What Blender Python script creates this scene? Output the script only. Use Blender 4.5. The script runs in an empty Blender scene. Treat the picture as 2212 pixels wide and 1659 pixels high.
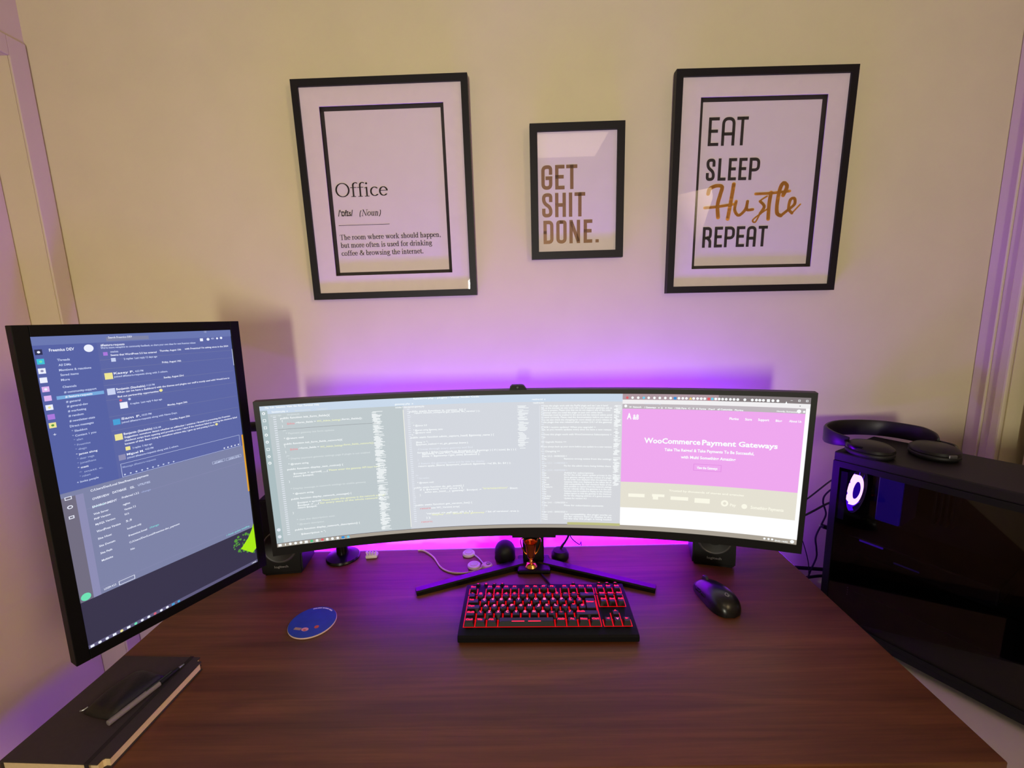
import bpy, bmesh, math, random
from mathutils import Vector, Matrix, Euler

random.seed(7)
SC = bpy.context.scene
COL = SC.collection
R = math.radians
DZ = 0.74                      # height of the desk top; positions on the desk are given above it

# ------------------------------------------------------------------ camera
cam_d = bpy.data.cameras.new('camera')
cam = bpy.data.objects.new('camera', cam_d); COL.objects.link(cam)
cam_d.sensor_fit = 'HORIZONTAL'; cam_d.sensor_width = 36.0
cam_d.lens = 944.73 * 36.0 / 2212.0
cam_d.clip_start = 0.01
PITCH, YAW, ROLL = R(9.6546), R(-0.8889), R(1.6794)
fw = Vector((math.sin(YAW)*math.cos(PITCH), math.cos(YAW)*math.cos(PITCH), -math.sin(PITCH)))
rt = Vector((math.cos(YAW), -math.sin(YAW), 0)); dn = fw.cross(rt)
rt2 = rt*math.cos(ROLL) + dn*math.sin(ROLL); dn2 = dn*math.cos(ROLL) - rt*math.sin(ROLL)
m3 = Matrix((rt2, -dn2, -fw)).transposed()
cam.matrix_world = Matrix.Translation((0, 0, DZ + 0.6629)) @ m3.to_4x4()
SC.camera = cam

# ------------------------------------------------------------------ world, light, exposure
w = bpy.data.worlds.new('world'); SC.world = w; w.use_nodes = True
w.node_tree.nodes['Background'].inputs[0].default_value = (0.5, 0.45, 0.42, 1)
w.node_tree.nodes['Background'].inputs[1].default_value = 0.02
SC.view_settings.view_transform = 'Standard'; SC.view_settings.look = 'None'
SC.view_settings.exposure = 0.0; SC.view_settings.gamma = 1.0
SC.view_settings.use_curve_mapping = False
def area(name, loc, target, sx, sy, power, col, spread=180):
    l = bpy.data.lights.new(name, 'AREA'); l.shape = 'RECTANGLE'; l.size = sx; l.size_y = sy
    l.energy = power; l.color = col; l.spread = R(spread)
    o = bpy.data.objects.new(name, l); COL.objects.link(o); o.location = loc
    o.rotation_euler = (Vector(target) - Vector(loc)).to_track_quat('-Z', 'Y').to_euler()
    return o
area('window_daylight', (-0.50, -3.84, 1.15), (0.14, 1.18, 1.90), 0.30, 0.95, 10.0, (1.0, 0.97, 0.77), 58)
area('ceiling_fill', (0.35, -0.9, 2.40), (0.35, -0.9, 0), 0.5, 0.5, 3.0, (1.0, 0.80, 0.54))  # unseen fill lamp under the ceiling, added to raise the ambient light
area('warm_side_light', (1.19, -0.75, 1.80), (-1.18, 0.85, 0.60), 0.35, 0.5, 5.8, (1.0, 0.74, 0.42), 76)  # unseen warm lamp from the right; the wall has no doorway here

# ------------------------------------------------------------------ materials
def lin(c):
    return tuple(((v/255)/12.92 if v/255 <= 0.04045 else (((v/255)+0.055)/1.055)**2.4) for v in c) + (1.0,)
MATS = {}
def mat(name, col, rough=0.5, metal=0.0, spec=0.5, noise=0.0, nscale=40, bump=0.0, coat=0.0):
    if name in MATS: return MATS[name]
    m = bpy.data.materials.new(name); m.use_nodes = True; nt = m.node_tree; b = nt.nodes['Principled BSDF']
    b.inputs['Base Color'].default_value = lin(col); b.inputs['Roughness'].default_value = rough
    b.inputs['Metallic'].default_value = metal; b.inputs['Specular IOR Level'].default_value = spec
    b.inputs['Coat Weight'].default_value = coat
    if noise or bump:
        tc = nt.nodes.new('ShaderNodeTexCoord'); n = nt.nodes.new('ShaderNodeTexNoise')
        n.inputs['Scale'].default_value = nscale; n.inputs['Detail'].default_value = 4
        nt.links.new(tc.outputs['Object'], n.inputs['Vector'])
        if noise:
            r = nt.nodes.new('ShaderNodeValToRGB')
            a = lin(col); r.color_ramp.elements[0].position = 0.3; r.color_ramp.elements[1].position = 0.7
            r.color_ramp.elements[0].color = tuple(v*(1-noise) for v in a[:3]) + (1,)
            r.color_ramp.elements[1].color = tuple(min(1, v*(1+noise)) for v in a[:3]) + (1,)
            nt.links.new(n.outputs['Fac'], r.inputs['Fac']); nt.links.new(r.outputs['Color'], b.inputs['Base Color'])
        if bump:
            bp = nt.nodes.new('ShaderNodeBump'); bp.inputs['Strength'].default_value = bump; bp.inputs['Distance'].default_value = 0.002
            nt.links.new(n.outputs['Fac'], bp.inputs['Height']); nt.links.new(bp.outputs['Normal'], b.inputs['Normal'])
    MATS[name] = m; return m
def emit(name, col, k=1.0):
    if name in MATS: return MATS[name]
    m = bpy.data.materials.new(name); m.use_nodes = True; b = m.node_tree.nodes['Principled BSDF']
    b.inputs['Base Color'].default_value = (0.004, 0.004, 0.005, 1); b.inputs['Roughness'].default_value = 0.55
    b.inputs['Specular IOR Level'].default_value = 0.2
    b.inputs['Emission Color'].default_value = lin(col); b.inputs['Emission Strength'].default_value = k
    MATS[name] = m; return m
def glass(name, tint=(255, 255, 255), refl=0.05, rough=0.03):
    if name in MATS: return MATS[name]
    m = bpy.data.materials.new(name); m.use_nodes = True; nt = m.node_tree; nt.nodes.remove(nt.nodes['Principled BSDF'])
    t = nt.nodes.new('ShaderNodeBsdfTransparent'); t.inputs[0].default_value = lin(tint)
    g = nt.nodes.new('ShaderNodeBsdfGlossy'); g.inputs['Roughness'].default_value = rough
    x = nt.nodes.new('ShaderNodeMixShader'); x.inputs[0].default_value = refl
    nt.links.new(t.outputs[0], x.inputs[1]); nt.links.new(g.outputs[0], x.inputs[2])
    nt.links.new(x.outputs[0], nt.nodes['Material Output'].inputs[0])
    MATS[name] = m; return m
def wood(name):
    m = bpy.data.materials.new(name); m.use_nodes = True; nt = m.node_tree; b = nt.nodes['Principled BSDF']
    tc = nt.nodes.new('ShaderNodeTexCoord'); mp = nt.nodes.new('ShaderNodeMapping'); mp.inputs['Scale'].default_value = (1.1, 16, 10)
    n1 = nt.nodes.new('ShaderNodeTexNoise'); n1.inputs['Scale'].default_value = 1.6; n1.inputs['Detail'].default_value = 9; n1.inputs['Roughness'].default_value = .62; n1.inputs['Distortion'].default_value = .7
    mp2 = nt.nodes.new('ShaderNodeMapping'); mp2.inputs['Scale'].default_value = (3, 190, 60)
    n2 = nt.nodes.new('ShaderNodeTexNoise'); n2.inputs['Scale'].default_value = 1.0; n2.inputs['Detail'].default_value = 5
    r = nt.nodes.new('ShaderNodeValToRGB'); e = r.color_ramp.elements
    e[0].position = .28; e[0].color = lin((80, 44, 24)); e[1].position = .74; e[1].color = lin((124, 76, 42))
    q = e.new(.5); q.color = lin((102, 60, 32))
    r2 = nt.nodes.new('ShaderNodeValToRGB'); r2.color_ramp.elements[0].position = .3; r2.color_ramp.elements[0].color = (.74, .72, .70, 1); r2.color_ramp.elements[1].position = .62; r2.color_ramp.elements[1].color = (1, 1, 1, 1)
    mx = nt.nodes.new('ShaderNodeMixRGB'); mx.blend_type = 'MULTIPLY'; mx.inputs[0].default_value = .8
    L = nt.links.new
    L(tc.outputs['Object'], mp.inputs[0]); L(mp.outputs[0], n1.inputs[0]); L(n1.outputs['Fac'], r.inputs[0])
    L(tc.outputs['Object'], mp2.inputs[0]); L(mp2.outputs[0], n2.inputs[0]); L(n2.outputs['Fac'], r2.inputs[0])
    L(r.outputs[0], mx.inputs[1]); L(r2.outputs[0], mx.inputs[2]); L(mx.outputs[0], b.inputs['Base Color'])
    b.inputs['Roughness'].default_value = .45; b.inputs['Specular IOR Level'].default_value = .38
    bp = nt.nodes.new('ShaderNodeBump'); bp.inputs['Strength'].default_value = .15; bp.inputs['Distance'].default_value = .001
    L(n2.outputs['Fac'], bp.inputs['Height']); L(bp.outputs[0], b.inputs['Normal'])
    return m
M_WALL = mat('painted_plaster', (226, 213, 176), .85, noise=.02, nscale=9, bump=.06)
M_TRIM = mat('cream_gloss_paint', (222, 208, 178), .5)
M_DOOR = mat('door_paint', (224, 206, 184), .5)
M_CEIL = mat('ceiling_paint', (235, 230, 220), .9, noise=.02)
M_FLOOR = mat('floor_laminate', (120, 92, 70), .5, noise=.2, nscale=12)
M_BLACK = mat('black_plastic', (10, 9, 11), .42, spec=.32)
M_BLACKM = mat('matte_black_plastic', (10, 9, 11), .55, spec=.3)
M_GLOSSB = mat('glossy_black_plastic', (8, 7, 9), .25, spec=.35)
M_FRAME = mat('black_frame_paint', (17, 12, 13), .5, spec=.3)
M_PAPER = mat('print_paper', (232, 220, 222), .8, noise=.015, nscale=30)
M_MAT = mat('mat_board', (234, 221, 221), .85, noise=.02, nscale=60)
M_INK = mat('black_ink', (30, 21, 22), .7)
M_GOLDINK = mat('mustard_ink', (236, 166, 48), .6)
M_FOIL = mat('bronze_foil', (128, 96, 74), .38, metal=.55)
M_PANE = glass('picture_glass', (255, 254, 254), .022, .02)
M_WHITEP = mat('white_plastic', (225, 220, 215), .4)
M_CREAM = mat('cream_plastic', (214, 196, 170), .45)
M_CABLE = mat('black_rubber', (10, 9, 12), .5, spec=.3)
M_GREY = mat('grey_print', (120, 118, 122), .5)
M_METAL = mat('brushed_metal', (150, 148, 150), .35, metal=.9)
M_WOOD = wood('walnut_laminate')

# ------------------------------------------------------------------ object helpers
def link(name, me, parent=None):
    o = bpy.data.objects.new(name, me); COL.objects.link(o)
    if parent: o.parent = parent
    return o
def thing(name, label, cat, loc=(0, 0, 0), rot=(0, 0, 0), group=None):
    o = link(name, None); o.empty_display_size = .03; o.location = loc; o.rotation_euler = rot
    o['label'] = label; o['category'] = cat
    if group: o['group'] = group
    return o
def tag(o, label, cat, group=None):
    o['label'] = label; o['category'] = cat
    if group: o['group'] = group
    return o
def mk(name, bm, m, parent=None, smooth=False, label=None):
    me = bpy.data.meshes.new(name); bm.to_mesh(me); bm.free()
    for mm in (m if isinstance(m, (list, tuple)) else [m]): me.materials.append(mm)
    if smooth:
        for p in me.polygons: p.use_smooth = True
        if smooth != 'all':
            try: me.set_sharp_from_angle(angle=R(38))
            except Exception: pass
    o = link(name, me, parent)
    if label: o['label'] = label
    return o
def structure(name, bm, m, parent=None):
    o = mk(name, bm, m, parent); o['kind'] = 'structure'; return o
def B(): return bmesh.new()
def box(bm, x0, x1, y0, y1, z0, z1, bev=0, seg=2, xf=None, mi=0):
    vs = [bm.verts.new(p) for p in ((x0,y0,z0),(x1,y0,z0),(x1,y1,z0),(x0,y1,z0),(x0,y0,z1),(x1,y0,z1),(x1,y1,z1),(x0,y1,z1))]
    fs = [bm.faces.new([vs[i] for i in q]) for q in ((3,2,1,0),(4,5,6,7),(0,1,5,4),(1,2,6,5),(2,3,7,6),(3,0,4,7))]
    for f in fs: f.material_index = mi
    geo = vs
    if bev:
        es = list({e for f in fs for e in f.edges})
        r = bmesh.ops.bevel(bm, geom=es, offset=bev, segments=seg, affect='EDGES', profile=.5)
        geo = list({v for f in r['faces'] for v in f.verts} | {v for v in vs if v.is_valid})
        for f in r['faces']: f.material_index = mi
    if xf is not None: bmesh.ops.transform(bm, matrix=xf, verts=geo)
    return geo
def lathe(bm, prof, cx=0, cy=0, seg=32, xf=None, mi=0, sx=1, sy=1):
    rings = []; allv = []
    for r, z in prof:
        if r < 1e-6: ring = [bm.verts.new((cx, cy, z))]
        else: ring = [bm.verts.new((cx+sx*r*math.cos(2*math.pi*i/seg), cy+sy*r*math.sin(2*math.pi*i/seg), z)) for i in range(seg)]
        rings.append(ring); allv += ring
    for a, b in zip(rings, rings[1:]):
        for i in range(seg):
            j = (i+1) % seg
            if len(a) == 1 and len(b) == 1: continue
            if len(a) == 1: f = bm.faces.new((a[0], b[j], b[i]))
            elif len(b) == 1: f = bm.faces.new((a[i], a[j], b[0]))
            else: f = bm.faces.new((a[i], a[j], b[j], b[i]))
            f.material_index = mi
    if xf is not None: bmesh.ops.transform(bm, matrix=xf, verts=allv)
    return allv
def disc(r, z0, z1, bev=.001):
    return [(0, z0), (r-bev, z0), (r, z0+bev), (r, z1-bev), (r-bev, z1), (0, z1)]
def catmull(P, n=6, closed=False):
    P = [Vector(p) for p in P]; out = []
    N = len(P)
    for i in range(N if closed else N-1):
        if closed: p0, p1, p2, p3 = P[(i-1) % N], P[i], P[(i+1) % N], P[(i+2) % N]
        else: p0, p1, p2, p3 = P[max(i-1, 0)], P[i], P[i+1], P[min(i+2, N-1)]
        for k in range(n):
            t = k/n
            out.append(.5*((2*p1)+(p2-p0)*t+(2*p0-5*p1+4*p2-p3)*t*t+(3*p1-p0-3*p2+p3)*t**3))
    if not closed: out.append(P[-1])
    return out
def tube(bm, pts, r, seg=8, n=6, smooth=True, flat=None):
    P = catmull(pts, n) if smooth else [Vector(p) for p in pts]
    rings = []; up = Vector((0, 0, 1)); prev = None
    for i, p in enumerate(P):
        t = (P[min(i+1, len(P)-1)] - P[max(i-1, 0)]).normalized()
        if prev is None:
            a = t.cross(up if abs(t.z) < .95 else Vector((1, 0, 0))).normalized()
        else: a = (prev - t*prev.dot(t)).normalized()
        prev = a; b = t.cross(a)
        ra, rb = (r, r) if flat is None else flat
        rings.append([bm.verts.new(p + a*ra*math.cos(2*math.pi*k/seg) + b*rb*math.sin(2*math.pi*k/seg)) for k in range(seg)])
    for A, C in zip(rings, rings[1:]):
        for k in range(seg): bm.faces.new((A[k], A[(k+1) % seg], C[(k+1) % seg], C[k]))
    bm.faces.new(rings[0][::-1]); bm.faces.new(rings[-1])
# ---- flat lettering built from Blender's own built-in font
_tc = {}
def text_geo(s, bold=.012):
    if (s, bold) in _tc: return _tc[s, bold]
    c = bpy.data.curves.new('t', 'FONT'); c.body = s; c.size = 1.0; c.resolution_u = 2; c.fill_mode = 'FRONT'; c.offset = bold
    o = bpy.data.objects.new('t', c)
    me = bpy.data.meshes.new_from_object(o)
    vs = [(v.co.x, v.co.y) for v in me.vertices]; fs = [tuple(p.vertices) for p in me.polygons]
    bpy.data.objects.remove(o); bpy.data.meshes.remove(me); bpy.data.curves.remove(c)
    _tc[s, bold] = (vs, fs); return vs, fs
def put_text(bm, s, x, y, width, cap, fmap, mi=0, shear=0, bold=.012):
    vs, fs = text_geo(s, bold)
    if not vs: return
    x0 = min(v[0] for v in vs); x1 = max(v[0] for v in vs)
    kx = width/max(1e-6, x1-x0) if width else cap/.73; ky = cap/.73
    bv = [bm.verts.new(fmap(x+(a-x0)*kx+b*ky*shear, y+b*ky)) for a, b in vs]
    for f in fs:
        try: bm.faces.new([bv[i] for i in f]).material_index = mi
        except ValueError: pass
def flat_rect(bm, x0, y0, x1, y1, fmap, mi=0, du=.02):
    n = max(1, int(abs(x1-x0)/du)); row = []
    for i in range(n+1):
        x = x0+(x1-x0)*i/n
        row.append((bm.verts.new(fmap(x, y0)), bm.verts.new(fmap(x, y1))))
    for a, b in zip(row, row[1:]): bm.faces.new((a[0], b[0], b[1], a[1])).material_index = mi
def flat_disc(bm, x, y, r, fmap, mi=0, n=20, ry=None):
    bm.faces.new([bm.verts.new(fmap(x+r*math.cos(2*math.pi*i/n), y+(ry or r)*math.sin(2*math.pi*i/n))) for i in range(n)]).material_index = mi
def outline(bm, x0, y0, x1, y1, t, fmap, mi=0):
    flat_rect(bm, x0, y0, x1, y0+t, fmap, mi); flat_rect(bm, x0, y1-t, x1, y1, fmap, mi)
    flat_rect(bm, x0, y0, x0+t, y1, fmap, mi); flat_rect(bm, x1-t, y0, x1, y1, fmap, mi)
# ---- constant-width strokes (condensed poster capitals)
def rp(pts, r):
    """polyline with rounded corners; r is a number or one radius per point"""
    out = []; n = len(pts)
    for i, p in enumerate(pts):
        ri = r if not isinstance(r, (list, tuple)) else r[i]
        if i in (0, n-1) or not ri: out.append(Vector(p)); continue
        p = Vector(p); a = (Vector(pts[i-1])-p); b = (Vector(pts[i+1])-p)
        ri = min(ri, a.length*.5, b.length*.5); a.normalize(); b.normalize()
        for k in range(7):
            t = k/6; s = p+a*ri*(1-t)**2 + b*ri*t**2   # quadratic corner
            out.append(s)
    return out
def stroke(bm, pts, t, fmap, mi=0, cap=True):
    P = [Vector(p) for p in pts]
    Q = [P[0]]
    for p in P[1:]:
        if (p-Q[-1]).length > 1e-6: Q.append(p)
    P = Q
    if cap:
        P[0] = P[0] + (P[0]-P[1]).normalized()*t*.5; P[-1] = P[-1] + (P[-1]-P[-2]).normalized()*t*.5
    L = []
    for i, p in enumerate(P):
        d1 = (p-P[i-1]).normalized() if i else (P[1]-p).normalized()
        d2 = (P[i+1]-p).normalized() if i < len(P)-1 else d1
        n1 = Vector((-d1.y, d1.x)); n2 = Vector((-d2.y, d2.x)); m = n1+n2
        m = n1 if m.length < 1e-4 else m.normalized()
        k = 1/max(.35, m.dot(n1)); o = m*(t*.5*k)
        L.append((bm.verts.new(fmap(p.x+o.x, p.y+o.y)), bm.verts.new(fmap(p.x-o.x, p.y-o.y))))
    for a, b in zip(L, L[1:]): bm.faces.new((a[1], b[1], b[0], a[0])).material_index = mi
def capital(bm, ch, x0, x1, y0, y1, t, fmap, mi=0):
    h = t/2; x0 += h; x1 -= h; y0 += h; y1 -= h; W = x1-x0; r = W*.95
    P = lambda q: [(x0+a*W, y0+b*(y1-y0)) for a, b in q]
    S = lambda q, rr=0, cap=True: stroke(bm, rp(P(q), rr), t, fmap, mi, cap)
    if ch == 'G': S([(1,.72),(1,1),(0,1),(0,0),(1,0),(1,.47),(.55,.47)], [0,r,r,r,r,0,0])
    elif ch == 'E': S([(1,1),(0,1),(0,0),(1,0)]); S([(0,.52),(.86,.52)])
    elif ch == 'T': S([(0,1),(1,1)]); S([(.5,1),(.5,0)])
    elif ch == 'S': S([(1,.74),(1,1),(0,1),(0,.62),(1,.38),(1,0),(0,0),(0,.26)], [0,r,r,r,r,r,r,0])
    elif ch == 'H': S([(0,0),(0,1)]); S([(1,0),(1,1)]); S([(0,.5),(1,.5)])
    elif ch == 'I': S([(.5,0),(.5,1)])
    elif ch == 'D': S([(0,.5),(0,1),(1,1),(1,0),(0,0),(0,.5)], [0,0,r,r,0,0])
    elif ch == 'O': S([(.5,1),(1,1),(1,0),(0,0),(0,1),(.5,1)], [0,r,r,r,r,0])
    elif ch == 'N': S([(0,0),(0,1)]); S([(1,0),(1,1)]); S([(0.02,1),(.98,0)], 0, False)
    elif ch == 'L': S([(0,1),(0,0),(1,0)])
    elif ch == 'P': S([(0,0),(0,1),(1,1),(1,.44),(0,.44)], [0,0,r,r,0])
    elif ch == 'R': S([(0,0),(0,1),(1,1),(1,.46),(0,.46)], [0,0,r,r,0]); S([(.55,.46),(1,.3),(1,0)], [0,r*.6,0])
    elif ch == 'A': S([(0,0),(0,1),(1,1),(1,0)], [0,r,r,0]); S([(0,.4),(1,.4)])
    elif ch == '.': flat_rect(bm, x0-h, y0-h, x1+h, y1+h, fmap, mi)
# ---- broad-nib strokes (roman book lettering and brush script)
def hull(pts):
    pts = sorted(set(pts)); 
    if len(pts) < 3: return pts
    def half(ps):
        h = []
        for p in ps:
            while len(h) > 1 and (h[-1][0]-h[-2][0])*(p[1]-h[-2][1])-(h[-1][1]-h[-2][1])*(p[0]-h[-2][0]) <= 1e-14: h.pop()
            h.append(p)
        return h
    a, b = half(pts), half(pts[::-1]); return a[:-1]+b[:-1]
def nib(bm, path, rx, ry, fmap, mi=0, n=8):
    E = [(rx*math.cos(2*math.pi*(k+.5)/n), ry*math.sin(2*math.pi*(k+.5)/n)) for k in range(n)]
    path = [(p[0], p[1]) for p in path]
    for a, b in zip(path, path[1:] if len(path) > 1 else path):
        h = hull([(round(a[0]+e[0], 6), round(a[1]+e[1], 6)) for e in E]+[(round(b[0]+e[0], 6), round(b[1]+e[1], 6)) for e in E])
        if len(h) > 2: bm.faces.new([bm.verts.new(fmap(*q)) for q in h]).material_index = mi
def arc(cx, cy, rx, ry, a0, a1, n=14):
    return [(cx+rx*math.cos(R(a0+(a1-a0)*i/n)), cy+ry*math.sin(R(a0+(a1-a0)*i/n))) for i in range(n+1)]
def cr(*p, n=5): return [(v.x, v.y) for v in catmull([(a, b, 0) for a, b in p], n)]
def sf(x, y=0, w=.2): return ('s', [(x-w/2, y), (x+w/2, y)])
def fl(x, y): return ('s', [(x-.09, y-.035), (x, y)])
SERIF = {
 'f': (.33, [('', [(.15,0),(.15,.53)]+arc(.27,.53,.12,.14,180,55,8)), ('s', [(.03,.435),(.30,.435)]), sf(.15)]),
 'i': (.27, [('', [(.13,0),(.13,.43)]), sf(.13), fl(.13,.435), ('d', [(.13,.62)])]),
 'c': (.43, [('', arc(.235,.22,.18,.21,48,315))]),
 'e': (.44, [('', arc(.225,.22,.175,.21,10,318)), ('s', [(.06,.255),(.39,.255)])]),
 'n': (.50, [('', [(.12,0),(.12,.43)]), ('', arc(.24,.29,.12,.135,160,0,8)+[(.36,0)]), sf(.12), sf(.36), fl(.12,.435)]),
 'o': (.49, [('', arc(.24,.22,.185,.21,0,360,20))]),
 'u': (.50, [('', [(.12,.43),(.12,.15)]+arc(.23,.14,.11,.135,180,320,8)), ('', [(.36,.43),(.36,.02)]), fl(.12,.435), fl(.36,.435), ('s', [(.36,.01),(.46,.01)])]),
 'T': (.61, [('', [(.3,.02),(.3,.64)]), ('s', [(.03,.65),(.57,.65)]), ('s', [(.03,.65),(.02,.52)]), ('s', [(.57,.65),(.58,.52)]), sf(.3,0,.24)]),
 'h': (.50, [('', [(.12,0),(.12,.67)]), ('', arc(.24,.29,.12,.135,160,0,8)+[(.36,0)]), sf(.12), sf(.36), fl(.12,.68)]),
 'r': (.34, [('', [(.12,0),(.12,.43)]), ('', cr((.14,.32),(.2,.41),(.3,.41))), sf(.12), fl(.12,.435)]),
 'm': (.77, [('', [(.12,0),(.12,.43)]), ('', arc(.24,.29,.12,.135,160,0,8)+[(.36,0)]), ('', arc(.5,.29,.14,.135,160,0,8)+[(.64,0)]), sf(.12), sf(.36), sf(.64), fl(.12,.435)]),
 'w': (.72, [('', [(.1,.43),(.23,.03)]), ('s', [(.23,.0),(.37,.43)]), ('', [(.37,.43),(.5,.03)]), ('s', [(.5,.0),(.63,.43)]), sf(.1,.44,.18), sf(.37,.44,.16), sf(.64,.44,.15)]),
 'k': (.50, [('', [(.12,0),(.12,.67)]), ('s', [(.14,.19),(.36,.42)]), ('', [(.22,.25),(.41,.02)]), sf(.12), sf(.42), sf(.37,.435,.18), fl(.12,.68)]),
 's': (.38, [('', cr((.31,.34),(.2,.425),(.09,.34),(.19,.235),(.31,.11),(.19,.0),(.06,.1)))]),
 'l': (.27, [('', [(.13,0),(.13,.67)]), sf(.13), fl(.13,.68)]),
 'd': (.50, [('', arc(.21,.22,.165,.21,0,360,18)), ('', [(.37,.67),(.37,.02)]), fl(.37,.68), ('s', [(.37,.01),(.47,.01)])]),
 'a': (.44, [('', cr((.08,.34),(.18,.43),(.31,.34),(.31,.06),(.41,.02))), ('', cr((.31,.25),(.14,.19),(.07,.1),(.15,.0),(.31,.08)))]),
 'p': (.50, [('', [(.12,-.2),(.12,.43)]), ('', arc(.28,.22,.16,.21,0,360,18)), sf(.12,-.21), fl(.12,.435)]),
 'b': (.50, [('', [(.12,.02),(.12,.67)]), ('', arc(.28,.22,.16,.21,0,360,18)), fl(.12,.68)]),
 'g': (.48, [('', arc(.21,.29,.13,.14,0,360,16)), ('s', [(.32,.40),(.45,.42)]), ('', cr((.15,.16),(.09,.08),(.22,.04),(.39,.0),(.37,-.14),(.2,-.2),(.06,-.13),(.11,-.03)))]),
 't': (.30, [('', cr((.13,.54),(.13,.3),(.13,.09),(.19,.01),(.28,.06))), ('s', [(.03,.435),(.27,.435)])]),
 'N': (.72, [('s', [(.13,0),(.13,.65)]), ('s', [(.6,0),(.6,.65)]), ('', [(.13,.64),(.59,.02)]), sf(.13), sf(.6,.655,.22), sf(.1,.655,.16)]),
 'O': (.72, [('', arc(.36,.33,.3,.325,0,360,28))]),
 '&': (.77, [('', cr((.7,.36),(.56,.12),(.32,.0),(.1,.12),(.2,.32),(.44,.5),(.38,.64),(.25,.6),(.26,.46),(.68,.02)))]),
 ',': (.25, [('d', [(.12,.035)]), ('s', [(.15,.03),(.08,-.11)])]), '.': (.25, [('d', [(.12,.035)])]),
 '(': (.33, [('', arc(.34,.24,.24,.44,130,230))]), ')': (.33, [('', arc(-.02,.24,.24,.44,50,-50))]), ' ': (.24, [])}
def serif_text(bm, s, x, y, width, em, fmap, shear=0, thick=1.0, mi=0):
    adv = sum(SERIF[c][0] for c in s); kx = width/adv if width else em; ky = em; cx = 0
    for c in s:
        a, st = SERIF[c]
        for kind, path in st:
            rx, ry = {'': (.037, .017), 's': (.016, .015), 'd': (.047, .047)}[kind]
            nib(bm, [(x+(cx+p[0]+p[1]*shear)*kx, y+p[1]*ky) for p in path], rx*thick*kx, ry*thick*ky, fmap, mi)
        cx += a
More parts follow.
